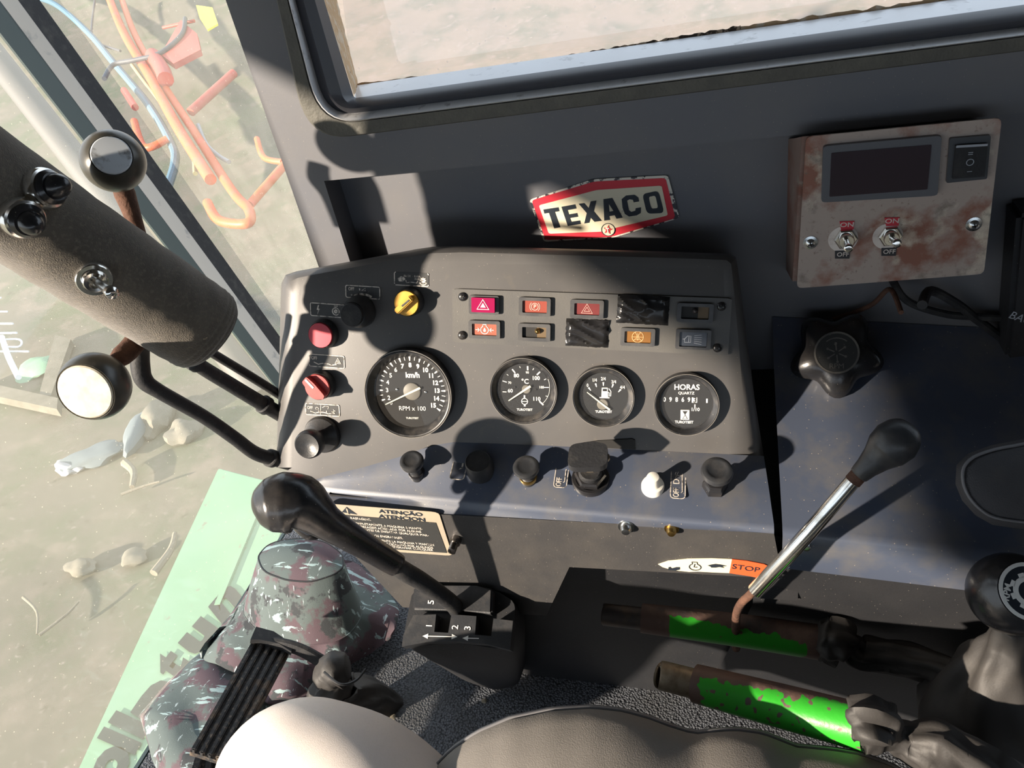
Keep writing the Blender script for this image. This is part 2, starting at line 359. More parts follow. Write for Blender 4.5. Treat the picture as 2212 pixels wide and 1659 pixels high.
def resample(pts, n):
    pts = [Vector(p) for p in pts]; d = [0]
    for a, b in zip(pts, pts[1:]): d.append(d[-1] + (b - a).length)
    out = []
    for k in range(n):
        s = d[-1] * k / (n - 1); i = 0
        while i < len(d) - 2 and d[i + 1] < s: i += 1
        t = 0 if d[i + 1] == d[i] else (s - d[i]) / (d[i + 1] - d[i]); out.append(pts[i].lerp(pts[i + 1], t))
    return out
def stroke(bm, pts, w, M4, h=.0003, closed=False, z0=0):
    """flat line of width w in the local plane of M4"""
    pts = [Vector((p[0], p[1], 0)) for p in pts]; n = len(pts); L_, R_ = [], []
    for i in range(n):
        a = pts[(i - 1) % n] if closed or i > 0 else pts[i]; b = pts[(i + 1) % n] if closed or i < n - 1 else pts[i]
        t = (b - a).normalized(); nn = Vector((-t.y, t.x, 0)) * w / 2
        L_.append(pts[i] + nn); R_.append(pts[i] - nn)
    m = n if closed else n - 1
    va = [bm.verts.new(M4 @ (p + Vector((0, 0, z0 + h)))) for p in L_]; vb = [bm.verts.new(M4 @ (p + Vector((0, 0, z0 + h)))) for p in R_]
    vc = [bm.verts.new(M4 @ (p + Vector((0, 0, z0)))) for p in L_]; vd = [bm.verts.new(M4 @ (p + Vector((0, 0, z0)))) for p in R_]
    for i in range(m):
        j = (i + 1) % n
        bm.faces.new((va[i], va[j], vb[j], vb[i])); bm.faces.new((vc[i], vc[j], va[j], va[i])); bm.faces.new((vb[i], vb[j], vd[j], vd[i]))
    return bm
def arc(cx_, cy_, r, a0, a1, n=12, ry=None):
    ry = ry or r
    return [(cx_ + r * math.cos(math.radians(a0 + (a1 - a0) * k / n)), cy_ + ry * math.sin(math.radians(a0 + (a1 - a0) * k / n))) for k in range(n + 1)]
_dg = None
def textmesh(s, size, bold=0., ext=.00015, ax='CENTER', ay='CENTER', spacing=1.0):
    cu = bpy.data.curves.new('t', 'FONT'); cu.body = s; cu.size = size; cu.align_x = ax; cu.align_y = ay; cu.offset = bold * size; cu.extrude = ext; cu.resolution_u = 3; cu.space_character = spacing
    o = bpy.data.objects.new('t', cu); TMP.objects.link(o)
    dg = bpy.context.evaluated_depsgraph_get(); me = bpy.data.meshes.new_from_object(o.evaluated_get(dg))
    bpy.data.objects.remove(o); bpy.data.curves.remove(cu); return me
TMP = bpy.data.collections.new('tmp'); COL.children.link(TMP)
def text(bm, s, size, M4, bold=0., sx=1., ext=.00015, **k):
    me = textmesh(s, size, bold, ext, **k); me.transform(M4 @ Matrix.Diagonal((sx, 1, 1, 1))); bm.from_mesh(me); bpy.data.meshes.remove(me); return bm
def glyph_quad(bm, ch, bl, br, tl, lift, n, bold=.03):
    me = textmesh(ch, 1.0, bold, 0.0)
    vs = [v.co.copy() for v in me.vertices]; x0, x1 = min(v.x for v in vs), max(v.x for v in vs); y0, y1 = min(v.y for v in vs), max(v.y for v in vs)
    for v in me.vertices:
        u_, w_ = (v.co.x - x0) / (x1 - x0), (v.co.y - y0) / (y1 - y0); v.co = bl + (br - bl) * u_ + (tl - bl) * w_ + n * lift
    bm.from_mesh(me); bpy.data.meshes.remove(me); return bm
def polyon(pts, mp, pl): return [hit(mp[0] + x * mp[2], mp[1] + y * mp[2], pl) for x, y in pts]
def screw(name, M4, r, m, parent, kind='cross', label=None):
    bm = B(); lathe(bm, [(r, -.001), (r, r * .25), (r * .8, r * .5), (r * .45, r * .62), (0, r * .66)], M4, 18)
    o = part(name, bm, m, parent, label=label)
    s = B(); h = r * .72
    for a in (0, 90) if kind == 'cross' else (0,):
        box(s, M4 @ RZ(a + 25) @ T(0, 0, h - r * .25), r * 1.0, r * .22, r * .5)
    part('slot', s, 'hole', o, smooth=False); return o

# ------------------------------------------------------------------ main planes
u = R @ Vector((9000, 480, -1658)).normalized()
_n = R @ Vector((-.19, .25, -.95)).normalized(); nf = (_n - u * _n.dot(u)).normalized()
FP = (P(1100, 830, .72), nf)                       # gauge face
def ff(x, y, slope=.012): return frame(x, y, FP, slope)
foldR = hit(1640, 985, FP); foldL = hit(980, 955, FP)
SHn = Vector((0, -.30, .954)); fd = (foldR - foldL).normalized(); SHn = (SHn - fd * SHn.dot(fd)).normalized()
SHP = (foldR, SHn)
EL = hit(640, 1052, FP); ER = hit(1672, 1140, SHP)
WALLY = .66; RECY = .69
WP = plane_y(WALLY); RP = plane_y(RECY)
FZ = -.95
FL = plane_z(FZ)
YA = .497                                           # apron plane
AP = plane_y(YA)
GZ = -2.3
# windscreen plane X = -1.04 - .2 z
WSn = Vector((1, 0, .2)).normalized(); WS = (Vector((-1.04, 0, 0)), WSn)

# ================================================================== SETTING
# ground outside
bm = B(); g = GZ
def gz(x, y): return g + .03 * noise.noise(Vector((x * 1.6, y * 1.6, 0))) + max(0, min(y - 4.5, 20)) * .25
for (x0, x1, y0, y1, nx, ny) in ((-22, 14, -9, 26, 100, 100),):
    P_ = [[((x0 + (x1 - x0) * i / nx), (y0 + (y1 - y0) * j / ny)) for j in range(ny + 1)] for i in range(nx + 1)]
    vs = [[bm.verts.new((x, y, gz(x, y))) for x, y in row] for row in P_]
    for i in range(nx):
        for j in range(ny):
            f = bm.faces.new((vs[i][j], vs[i + 1][j], vs[i + 1][j + 1], vs[i][j + 1]))
            x, y = P_[i][j]; f.material_index = 1 if x > -.56 * y and y > 1.6 else 0
struct('ground', bm, ['ground', 'yard'])
# cab floor
bm = B(); prism3(bm, [Vector(p) for p in ((-.832, -.6, FZ - .02), (1.0, -.6, FZ - .02), (1.0, .92, FZ - .02), (-.832, .92, FZ - .02))], .02, Vector((0, 0, 1)))
struct('floor', bm, 'mat', smooth=False)
# pale sill along the front of the floor
bm = B(); box(bm, T(-.838, .16, FZ - .02), .01, 1.5, .04, .002); struct('trim_1', bm, 'postgreen')
# side wall with pillar, window opening and recessed panel
def wp(x, y, Y=WALLY): return hit(x, y, plane_y(Y))
def vec_at(x, z, Y=WALLY): return Vector((x, Y, z))
pilX = wp(690, 570).x - .002
winc = wp(700, 282)                                # outer corner of the gasket
def Lpath(top, cor, end, r, Y, n=8):
    """rounded L path on the wall: pixel points of the vertical leg, the corner, the horizontal leg"""
    a, c, e = wp(*top, Y), wp(*cor, Y), wp(*end, Y)
    a = a + (a - c).normalized() * .25; e = e + (e - c).normalized() * .35
    p = c + (a - c).normalized() * r; q = c + (e - c).normalized() * r
    row = [a.lerp(p, k / 5) for k in range(5)]
    for k in range(n + 1):
        t = k / n; row.append(p.lerp(c, t).lerp(c.lerp(q, t), t))
    row += [q.lerp(e, k / 12) for k in range(1, 13)]
    return row
O = Lpath((597, 0), (665, 306), (2212, 110), .045, WALLY)
rowO = O
x0, x1, zt, zb = pilX, 1.1, .42, -1.0
bm = B()
# plate between pillar edge, opening edge and recess line: triangulated as loft from opening path to outer frame
rl, rr = wp(700, 391), wp(1700, 293)
def recz(x): return rl.z + (rr.z - rl.z) * (x - rl.x) / (rr.x - rl.x)
outer = []
for p in rowO:
    outer.append(None)
n_ = len(rowO)
for i, p in enumerate(rowO):
    if i < 5: outer[i] = Vector((pilX, WALLY, p.z if i else zt))
    elif i < 14:
        t = (i - 5) / 8; outer[i] = Vector((pilX + (rl.x - pilX) * min(1, t * 1.0), WALLY, rowO[4].z * (1 - t) + rl.z * t)) if t < 1 else Vector((rl.x, WALLY, rl.z))
    else: outer[i] = Vector((p.x, WALLY, recz(p.x)))
# keep pillar corner covered: points down the left edge
loft(bm, [rowO, outer])
# pillar strip below the corner (left of the recess)
rb = wp(755, 562)
pb = [Vector((pilX, WALLY, rowO[4].z)), Vector((pilX, WALLY, rl.z)), Vector((pilX, WALLY, -.62))]
dx = (rb.x - rl.x) / (rb.z - rl.z)
rbot = Vector((rl.x + dx * (-.62 - rl.z), WALLY, -.62))
bm.faces.new([bm.verts.new(p) for p in (outer[5], Vector((pilX, WALLY, -.62)), rbot, Vector((rl.x, WALLY, rl.z)))])
# steps into the recess
rec = lambda p: Vector((p.x, RECY, p.z))
pr = [rbot, Vector((rl.x, WALLY, rl.z))] + [outer[i] for i in range(14, n_)]
loft(bm, [pr, [rec(p) for p in pr]])
# recess panel down to the ledge
low = [Vector((p.x, RECY, -.97)) for p in pr[1:]]
loft(bm, [[rec(p) for p in pr[1:]], low])
bm.faces.new([bm.verts.new(q) for q in (rec(rbot), rec(pr[1]), low[0])])
# pillar side thickness towards the corner glass
loft(bm, [[Vector((pilX, WALLY, zt)), Vector((pilX, WALLY, -.62))], [Vector((pilX - .004, WALLY + .05, zt)), Vector((pilX - .004, WALLY + .05, -.62))]])
bmesh.ops.remove_doubles(bm, verts=bm.verts, dist=1e-5)
struct('wall_right', bm, 'wall', ang=25)
# window gasket rings
def ring(name, a, b, m, parent=None, mid=None):
    bm = B(); loft(bm, [a] + ([mid] if mid else []) + [b]); return bm
wf = B()
g0 = Lpath((597, 0), (665, 306), (2212, 110), .045, WALLY - .001)
g0b = Lpath((599, 0), (668, 304), (2212, 108), .044, WALLY - .006)
g1b = Lpath((620, 0), (690, 274), (2212, 80), .040, WALLY - .006)
g1 = Lpath((622, 0), (692, 272), (2212, 78), .040, WALLY - .002)
pane_y = WALLY + .075
win = part('window_1', loft(B(), [[wp(700, -330, pane_y), wp(766, 212, pane_y)], [wp(2700, -330, pane_y), wp(2700, -60, pane_y)]]), 'g1', None, kind='structure')
part('window_frame', loft(B(), [g0, g0b, g1b, g1]), 'gasket', win)
# shiny lip, then the dark bulge, then the bright aluminium strip on the lower edge
lip = [Lpath(a, b, c, r, y) for a, b, c, r, y in (((622, 0), (692, 272), (2212, 78), .040, WALLY - .002), ((625, 0), (695, 269), (2212, 75), .038, WALLY - .010), ((634, 0), (703, 258), (2212, 64), .032, WALLY - .004), ((638, 0), (707, 252), (2212, 58), .030, WALLY + .002))]
part('window_lip', loft(B(), lip), 'sealb', win)
dk = [Lpath(a, b, c, r, y) for a, b, c, r, y in (((638, 0), (707, 252), (2212, 58), .030, WALLY + .002), ((655, 0), (722, 240), (2212, 44), .022, WALLY - .003), ((680, 0), (745, 226), (2212, 26), .010, WALLY + .002), ((700, 0), (765, 212), (2212, 10), .003, WALLY + .016))]
part('window_seal', loft(B(), dk), 'seal', win)
bm = B(); a0, a1 = wp(765, 212, WALLY + .016), wp(2212, 10, WALLY + .016); b0, b1 = wp(772, 184, WALLY + .060), wp(2080, -4, WALLY + .060)
e = (a1 - a0); loft(bm, [[a0, a1 + e * .3], [b0, b0 + (b1 - b0) * 1.5]])
part('window_strip', bm, 'sealb', win)
def ragged(p, q, w0, w1, n, Y, seed, side):
    random.seed(seed); a, b = [], []
    for i in range(n + 1):
        t = i / n; x = p[0] + (q[0] - p[0]) * t; y = p[1] + (q[1] - p[1]) * t; w = (w0 + (w1 - w0) * t) * (.8 + .55 * noise.noise(Vector((t * n * .35, seed, 0))) + .12 * random.random())
        a.append(wp(x, y, Y)); b.append(wp(x + side[0] * w, y + side[1] * w, Y))
    return loft(B(), [a, b])
la = [wp(699 + 65 * t - 22 * k_, 205 * t - 80 * k_ if k_ else 205 * t, WALLY + .016) for t, k_ in [(0, 1)] + [(k / 24, 0) for k in range(25)]]
lb = [wp(728 + 48 * t - 16 * k_ + 2.5 * noise.noise(Vector((t * 14, 2, 0))), 192 * t - 80 * k_ if k_ else 192 * t, pane_y - .002) for t, k_ in [(0, 1)] + [(k / 24, 0) for k in range(25)]]
part('glue_bead', loft(B(), [la, lb]), 'glue', win)
part('glue_bead', ragged((771, 187), (1130, 141), 7, 5, 40, WALLY + .062, 5, (.1, -1)), 'glue', win)
part('grime_edge', ragged((1100, 144), (1600, 66), 4, 12, 90, WALLY + .062, 8, (0, -1)), 'grime', win)
part('glue_bead', ragged((1600, 68), (2090, -3), 13, 11, 50, WALLY + .062, 9, (-.1, -1)), 'glue', win)
random.seed(7)
# corner glass between pillar and windscreen post, post strips, windscreen
ptA, ptB = hit(82, 0, WS), hit(604, 729, WS)
dP = (ptB - ptA).normalized()
top_, bot_ = ptA - dP * .5, ptA + dP * 1.35
bm = B(); bm.faces.new([bm.verts.new(p) for p in (Vector((pilX, WALLY + .03, .4)), top_, bot_, Vector((pilX, WALLY + .03, -1.0)))])
struct('window_2', bm, 'g2', smooth=False)
def strip(name, a, b, c, d, m, thick, lift):
    """strip between the pixel lines a-b and c-d lying on the windscreen plane"""
    pa, pb, pc, pd = (hit(*q, WS) for q in (a, b, c, d)); e1, e2 = (pb - pa), (pd - pc)
    pts = [pa - e1 * .4, pb + e1 * .25, pd + e2 * .25, pc - e2 * .4]
    bm = B(); prism3(bm, [p + WSn * (lift - thick + .005) for p in pts], thick, WSn); return struct(name, bm, m, smooth=False)
strip('trim_2', (79, 0), (601, 729), (32, 0), (601, 770), 'rub', .004, 0)
strip('trim_3', (32, 0), (601, 770), (-12, 0), (597, 806), 'postgrey', .004, 0)
strip('trim_4', (-8, 0), (597, 806), (-62, 0), (597, 842), 'postgreen', .004, 0)
bm = B(); bm.faces.new([bm.verts.new(p) for p in (top_, bot_, hit(200, 2300, WS) + Vector((0, -.6, 0)), Vector((-1.12, -1.0, .4)))])
struct('window_3', bm, 'g3', smooth=False)
# ceiling, rear and left walls of the cab (outside the frame, they shade the cab)
bm = B(); prism3(bm, [Vector(p) for p in ((-1.16, -1.0, .40), (1.1, -1.0, .40), (1.1, .72, .40), (-1.16, 1.2, .40))], .05, Vector((0, 0, 1))); struct('ceiling', bm, 'roof', smooth=False)
bm = B(); prism3(bm, [Vector(p) for p in ((1.02, -.95, -1), (1.02, .7, -1), (1.02, .7, .42), (1.02, -.95, .42))], .04, Vector((1, 0, 0))); struct('wall_rear', bm, 'roof', smooth=False)
bm = B(); prism3(bm, [Vector(p) for p in ((-.9, -.95, -1), (1.02, -.95, -1), (1.02, -.95, -.45), (-.9, -.95, -.45))], .04, Vector((0, -1, 0))); struct('wall_left', bm, 'roof', smooth=False)
bm = B(); prism3(bm, [Vector(p) for p in ((-1.05, -1.0, -.17), (-1.05, -.47, -.015), (-1.05, -.18, .07), (-1.05, .04, .14), (-1.05, .50, .27), (-1.05, .5, .42), (-1.05, -1.0, .42))], .01, Vector((1, 0, 0)))
struct('sun_block_panel', bm, 'roof', smooth=False)  # unseen panel added, its lower edge shaped to set the sun's shadow line
bm = B(); prism3(bm, [Vector(p) for p in ((-1.05, -.96, -.17), (-.55, -.96, -.15), (1.02, -.96, -.15), (1.02, -.96, .42), (-1.05, -.96, .42))], .01, Vector((0, -1, 0)))
struct('left_sun_block', bm, 'roof', smooth=False)  # added over the left side glass to keep direct sun out
# right ledge (plate beside the console) and lower walls
LE0 = hit(1680, 1146, SHP); LE1 = hit(2212, 1204, SHP); led = (LE1 - LE0)
LEn = LE0 + led * 1.3
def back(p, y=RECY):                                # follow the ledge slope back to the wall
    k = (y - p.y) / SHn.z; return Vector((p.x + .004, y, p.z + k * -SHn.y))
bm = B()
rows = [[LE0 + Vector((.004, .004, -.05)), LEn + Vector((0, .004, -.05))], [LE0 + Vector((.004, 0, -.006)), LEn + Vector((0, 0, -.006))], [LE0 + Vector((.004, .006, .0)), LEn + Vector((0, .006, 0))],
        [back(LE0, .62), back(LEn, .62)], [back(LE0, .655) + Vector((0, 0, .006)), back(LEn, .655) + Vector((0, 0, .006))], [back(LE0, RECY - .001) + Vector((0, 0, .03)), back(LEn, RECY - .001) + Vector((0, 0, .03))]]
loft(bm, rows); struct('ledge', bm, 'shelf', ang=60)
bm = B(); fl_ = [LE0 + Vector((-.02, .022, -.014)), LE0 + Vector((.02, .022, -.014))]; loft(bm, [fl_, [back(p, RECY) + Vector((0, 0, -.012)) for p in fl_]]); loft(bm, [fl_, [p + Vector((0, .001, -.10)) for p in fl_]]); struct('joint_backing', bm, 'lower')
bm = B()                                            # lower right wall under the ledge
pts = [LE0 + Vector((-.02, .008, -.04)), LEn + Vector((0, .008, -.04)), Vector((LEn.x, .60, FZ)), Vector((-.05, .64, FZ))]
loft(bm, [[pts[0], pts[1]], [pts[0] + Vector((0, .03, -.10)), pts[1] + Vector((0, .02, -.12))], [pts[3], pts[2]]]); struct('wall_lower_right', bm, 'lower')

# ================================================================== CONSOLE
sil = [(597, 1010), (600, 900), (604, 760), (606, 650), (608, 612), (617, 594), (640, 586), (690, 577), (800, 557), (900, 538), (935, 533), (1000, 531), (1250, 538), (1500, 545), (1575, 548), (1590, 556), (1597, 600), (1612, 720), (1630, 860), (1650, 985)]
cen = Vector((1110, 800))
def inset(p, k):
    x, y = p; ix = min(k, 40) if x < 800 else (0 if x < 1540 else -k * .5); 
    fx = max(0, 1 - (x - 597) / 60) if x < 660 else (-(max(0, (x - 1560) / 40)) if x > 1560 else 0)
    fy = 1 if y < 600 else max(0, 1 - (y - 600) / 80)
    return (x + k * fx, y + k * fy)
n0 = nf
def plo(off): return (FP[0] + nf * off, nf)
ringA = [hit(*inset(p, 34), FP) for p in sil]
ringB = [hit(*inset(p, 14), plo(-.0025)) for p in sil]
ringC = [hit(*inset(p, 5), plo(-.008)) for p in sil]
ringD = [hit(*inset(p, 0), plo(-.018)) for p in sil]
ringE = []
for p, d in zip(sil, ringD):
    q = ray(*inset(p, 7)); t = RECY / q.y; ringE.append(q * t if p[0] > 640 else q * (depth(d) + .05))
cons = B()
# face : fan of the inner outline with the fold polyline
foldpx = [(1650, 985), (1500, 978), (1300, 968), (1100, 959), (980, 955), (930, 963), (870, 985), (790, 1008), (700, 1030), (640, 1048), (615, 1040), (606, 1026)]
faceoutline = ringA + [hit(*p, FP) for p in foldpx[:]]
cv = [cons.verts.new(p) for p in faceoutline]; f = cons.faces.new(cv)
loft(cons, [ringA, ringB, ringC, ringD, ringE])
# shelf strip
fpts = resample([hit(*p, FP) for p in foldpx[9::-1]], 30)
epts = [EL.lerp(ER, i / 29) for i in range(30)]
nsh = SHn
down = Vector((0, 0, -1))
r1 = [e_ + Vector((0, .002, .002)) for e_ in epts]
rows = [fpts, [a.lerp(b, .5) + nsh * .0008 for a, b in zip(fpts, r1)], r1, [e_ + Vector((0, -.0015, -.001)) for e_ in epts], [e_ + Vector((0, -.002, -.005)) for e_ in epts], [Vector((e_.x, YA, e_.z - .012)) for e_ in epts]]
cons2 = B(); loft(cons2, rows); loft(cons, rows)
bvh = BVHTree.FromBMesh(cons)
bmesh.ops.delete(cons, geom=cons.verts[-sum(len(q) for q in rows):] if hasattr(cons.verts, '__getitem__') and not cons.verts.ensure_lookup_table() else [], context='VERTS')
bmesh.ops.remove_doubles(cons, verts=cons.verts, dist=1e-5)
def sh(x, y, slope=.07):
    loc, nn, idx, dist = bvh.ray_cast(Vector((0, 0, 0)), ray(x, y).normalized())
    return frame(x, y, SHP, slope, at=loc if loc is not None else None)
CON = thing('instrument_console', 'black metal instrument console with gauges and knobs, fixed to the cab side wall', 'console', foldL)
part('console_shell', cons, 'panel', CON, ang=30)
part('console_shelf', cons2, 'shelf', CON, ang=45)
# apron below the shelf
bm = B()
at_ = [Vector((e_.x, YA, e_.z - .010)) for e_ in (EL, EL.lerp(ER, .12), EL.lerp(ER, .5), EL.lerp(ER, .62), ER)]
low = [hit(*p, AP) for p in ((640, 1066), (870, 1312), (1180, 1330), (1230, 1225), (1690, 1250))]
loft(bm, [at_, [a.lerp(b, .5) for a, b in zip(at_, low)], low, [p + Vector((0, .02, 0)) for p in low]])
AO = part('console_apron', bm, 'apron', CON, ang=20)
bm = B()
lb = [hit(862, 1300, AP) + Vector((0, .012, 0)), ER + Vector((.03, .02, -.03))]
wl = [hit(985, 1440, plane_z(FZ)), hit(1130, 1455, plane_z(FZ)), hit(1480, 1500, plane_z(FZ)), Vector((.1, .64, FZ))]
tp = [hit(700, 1085, AP) + Vector((0, .012, 0)), hit(1180, 1130, AP) + Vector((0, .012, 0)), hit(1480, 1150, AP) + Vector((0, .012, 0)), ER + Vector((.04, .014, -.03))]
loft(bm, [tp, [t_.lerp(w_, .5) for t_, w_ in zip(tp, wl)], wl])
loft(bm, [[tp[0], wl[0]], [tp[0] + Vector((0, .2, 0)), wl[0] + Vector((.0, .25, 0))]])
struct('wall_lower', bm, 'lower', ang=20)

# ---- printed legends on the face
PXF = .72 / F
def legend(x, y, w, h, slope, draw, parent=CON, f_=None, broken=(), lab=None):
    Mx = (f_ or ff)(x, y, slope) @ T(0, 0, .0002); s = depth(hit(x, y, FP)) / F
    bm = B(); W_, H_ = w * s, h * s
    prism(bm, rrect(W_, H_, .1 * H_), 0, .0002, Mx)
    o = part('legend_plate', bm, 'decalk', parent, label=lab)
    b2 = B(); pts = rrect(W_ * .98, H_ * .96, .12 * H_)
    if broken:
        n = len(pts); segs = broken
        for a, c in segs: stroke(b2, [pts[i % n] for i in range(a, c)], .0009, Mx, .0002, z0=.0002)
    else: stroke(b2, pts, .0009, Mx, .0002, closed=True, z0=.0002)
    draw(b2, Mx @ T(0, 0, .0003), W_, H_); part('print', b2, 'dimwhite', o, smooth=False)
    return o
def d_yel(b, m, w, h):
    text(b, '/60CH  -  8/60A', h * .22, m @ T(.02 * w, h * .22, 0), .01, .9); text(b, '4500', h * .2, m @ T(.16 * w, h * .02, 0))
    prism(b, sm([(-.4 * w, 0), (-.3 * w, .2 * h), (-.2 * w, .1 * h), (-.17 * w, -.02 * h), (-.24 * w, -.22 * h), (-.36 * w, -.2 * h)]), 0, .0002, m)
    stroke(b, [(-.16 * w, -.08 * h), (-.14 * w, -.26 * h), (0, -.22 * h), (.16 * w, -.26 * h), (.18 * w, -.1 * h)], .0009, m)
    stroke(b, arc(.34 * w, -.05 * h, .10 * h, 0, 360, 14), .0016, m)
    for k in range(8): a = k * 45; stroke(b, [(.34 * w + .15 * h * math.cos(math.radians(a)), -.05 * h + .15 * h * math.sin(math.radians(a))), (.34 * w + .24 * h * math.cos(math.radians(a)), -.05 * h + .24 * h * math.sin(math.radians(a)))], .0011, m)
    stroke(b, arc(.34 * w, -.05 * h, .32 * h, 210, 330, 8), .001, m)
def d_vol(b, m, w, h):
    text(b, 'OFF', h * .38, m @ T(-.33 * w, .2 * h, 0), .015, .75)
    stroke(b, [(-.1 * w, .22 * h), (-.07 * w, .22 * h)], .002, m); stroke(b, [(-.03 * w, .12 * h), (.08 * w, .34 * h), (.08 * w, .12 * h)], .0006, m, closed=True)
    stroke(b, [(-.33 * w, -.2 * h), (-.31 * w, -.32 * h)], .0015, m)
    for a0, a1 in ((118, 104), (102, 84), (82, 62)): stroke(b, arc(0, -1.75 * h, 1.58 * h, a0, a1, 4), .0022, m)
def d_light(b, m, w, h):
    prism(b, [(-.27 * w, .35 * h), (-.31 * w, -.02 * h), (-.27 * w, -.02 * h), (-.29 * w, -.36 * h), (-.22 * w, .08 * h), (-.26 * w, .08 * h), (-.24 * w, .35 * h)], 0, .0002, m)
    stroke(b, arc(.24 * w, -.04 * h, .27 * h, 0, 360, 16), .0010, m); stroke(b, arc(.24 * w, -.04 * h, .1 * h, 0, 360, 10), .0016, m); stroke(b, [(.19 * w, .36 * h), (.3 * w, .36 * h)], .0008, m)
def d_tri(b, m, w, h):
    text(b, 'OFF', h * .38, m @ T(-.34 * w, .18 * h, 0), .015, .75)
    stroke(b, [(.24 * w, -.12 * h), (.32 * w, .30 * h), (.40 * w, -.12 * h)], .0011, m, closed=True); stroke(b, [(.285 * w, -.04 * h), (.32 * w, .12 * h), (.355 * w, -.04 * h)], .0009, m, closed=True)
    stroke(b, [(-.36 * w, -.12 * h)] + arc(-.05 * w, -1.6 * h, 1.42 * h, 112, 68, 8) + [(.28 * w, -.2 * h)], .0009, m)
def d_wip(b, m, w, h):
    text(b, 'OFF', h * .38, m @ T(-.36 * w, .12 * h, 0), .015, .75)
    stroke(b, arc(-.15 * w, .1 * h, .12 * h, -60, 240, 10), .0006, m); stroke(b, [(-.06 * w, -.42 * h), (-.03 * w, .42 * h)], .0006, m)
    stroke(b, [(0, .2 * h), (.08 * w, .34 * h), (.2 * w, .3 * h), (.16 * w, .1 * h)], .0006, m); stroke(b, arc(.3 * w, -.02 * h, .12 * h, -150, 60, 8), .0006, m); stroke(b, arc(.36 * w, -.12 * h, .1 * h, 60, 260, 8), .0006, m)
    stroke(b, [(-.36 * w, -.16 * h)] + arc(-.02 * w, -1.7 * h, 1.5 * h, 112, 68, 8) + [(.36 * w, -.24 * h)], .0009, m); stroke(b, [(-.1 * w, -.2 * h), (-.1 * w, -.05 * h)], .0008, m); stroke(b, [(.12 * w, -.2 * h), (.12 * w, -.05 * h)], .0008, m)
legend(889, 603, 78, 29, .05, d_yel, broken=((0, 4), (5, 12), (13, 20)), lab='worn black and white legend above the yellow knob')
legend(784, 631, 79, 27, .06, d_vol, lab='OFF legend with a swelling bar above the black push knob')
legend(708, 670, 80, 29, .07, d_light, lab='legend with lightning bolt and engine symbol')
legend(706, 780, 82, 28, .07, d_tri, lab='OFF legend with warning triangle')
legend(697, 885, 79, 26, .06, d_wip, lab='scratched OFF legend above the lowest left knob')

# ---- knobs on the face
def px(x, y, pl=FP): return depth(hit(x, y, pl)) / F
def facebutton(name, x, y, r0, r1, h, m, label, tilt=(0, 0)):
    Mx = ff(x, y); s = px(x, y)
    o = part(name, lathe(B(), [(r0 * s, -.002), (r0 * s, .003), (r0 * s * .97, h * .55), (r0 * .9 * s, h * .8), (r1 * 1.05 * s, h * .82), (r1 * 1.04 * s, h * .5)], Mx), 'blk', CON, label=label)
    return o, Mx, s
o, Mx, s = facebutton('push_button', 702, 720, 32, 27, .012, 'red', 'red push button in a black ring, top left of the console')
part('cap', lathe(B(), [(27 * s, .004), (27 * s, .0105), (26 * s, .0115), (0, .0118)], Mx), 'red', o, label='flat red cap')
# black octagonal-topped pull knob
Mx = ff(779, 672); s = px(779, 672)
o = part('push_knob', lathe(B(), [(35 * s, -.002), (35 * s, .004), (33 * s, .009), (27 * s, .016), (27 * s, .02)], Mx), 'blk', CON, label='black push knob beneath the OFF volume legend')
part('cap', lathe(B(), [(25 * s, .014), (25 * s, .0225), (23.5 * s, .0235), (0, .0238)], Mx, 40), 'rub', o)
# yellow rotary
o, Mx, s = facebutton('rotary_knob', 887, 651, 31, 27, .014, 'yellow', 'yellow rotary knob with a raised grip bar')
part('cap', lathe(B(), [(27 * s, .006), (27 * s, .0125), (26 * s, .0135), (0, .0138)], Mx), 'yellow', o, label='yellow cap')
part('grip', box(B(), Mx @ RZ(41) @ T(-2 * s, 0, .0165), 47 * s, 13 * s, .007, .001), 'yellow', o, label='yellow grip bar')
part('pointer', box(B(), Mx @ RZ(38) @ T(5 * s, 0, .0202), 21 * s, 3.4 * s, .0006), 'blk', o)
# red rotary
o, Mx, s = facebutton('rotary_knob', 697, 829, 31, 28, .014, 'red2', 'red rotary knob with a white pointer line, below the warning triangle legend')
part('cap', lathe(B(), [(28 * s, .006), (28 * s, .0125), (27 * s, .0135), (0, .0138)], Mx), 'red2', o, label='red cap')
part('grip', prism(B(), sm([(-29 * s, 8 * s), (-8 * s, 9 * s), (26 * s, 5 * s), (29 * s, -4 * s), (10 * s, -15 * s), (-28 * s, -9 * s)], .2, 3), .012, .020, Mx @ RZ(-45)), 'red2', o, label='red grip bar')
part('pointer', box(B(), Mx @ RZ(-48) @ T(-14 * s, 1 * s, .0202), 24 * s, 4.6 * s, .0007), 'white', o, label='white pointer line')
# lower-left black knob
Mx = ff(697, 938); s = px(697, 938)
o = part('pull_knob', lathe(B(), [(41 * s, -.002), (41 * s, .002), (38 * s, .005), (24 * s, .008), (16 * s, .012), (15 * s, .022), (24 * s, .022), (29.5 * s, .025), (30.5 * s, .030), (29 * s, .0345), (26 * s, .036), (22 * s, .0353), (10 * s, .033), (0, .0326)], Mx, 40), 'blk', CON, label='black pull knob with a dished cap at the lower left corner of the console')

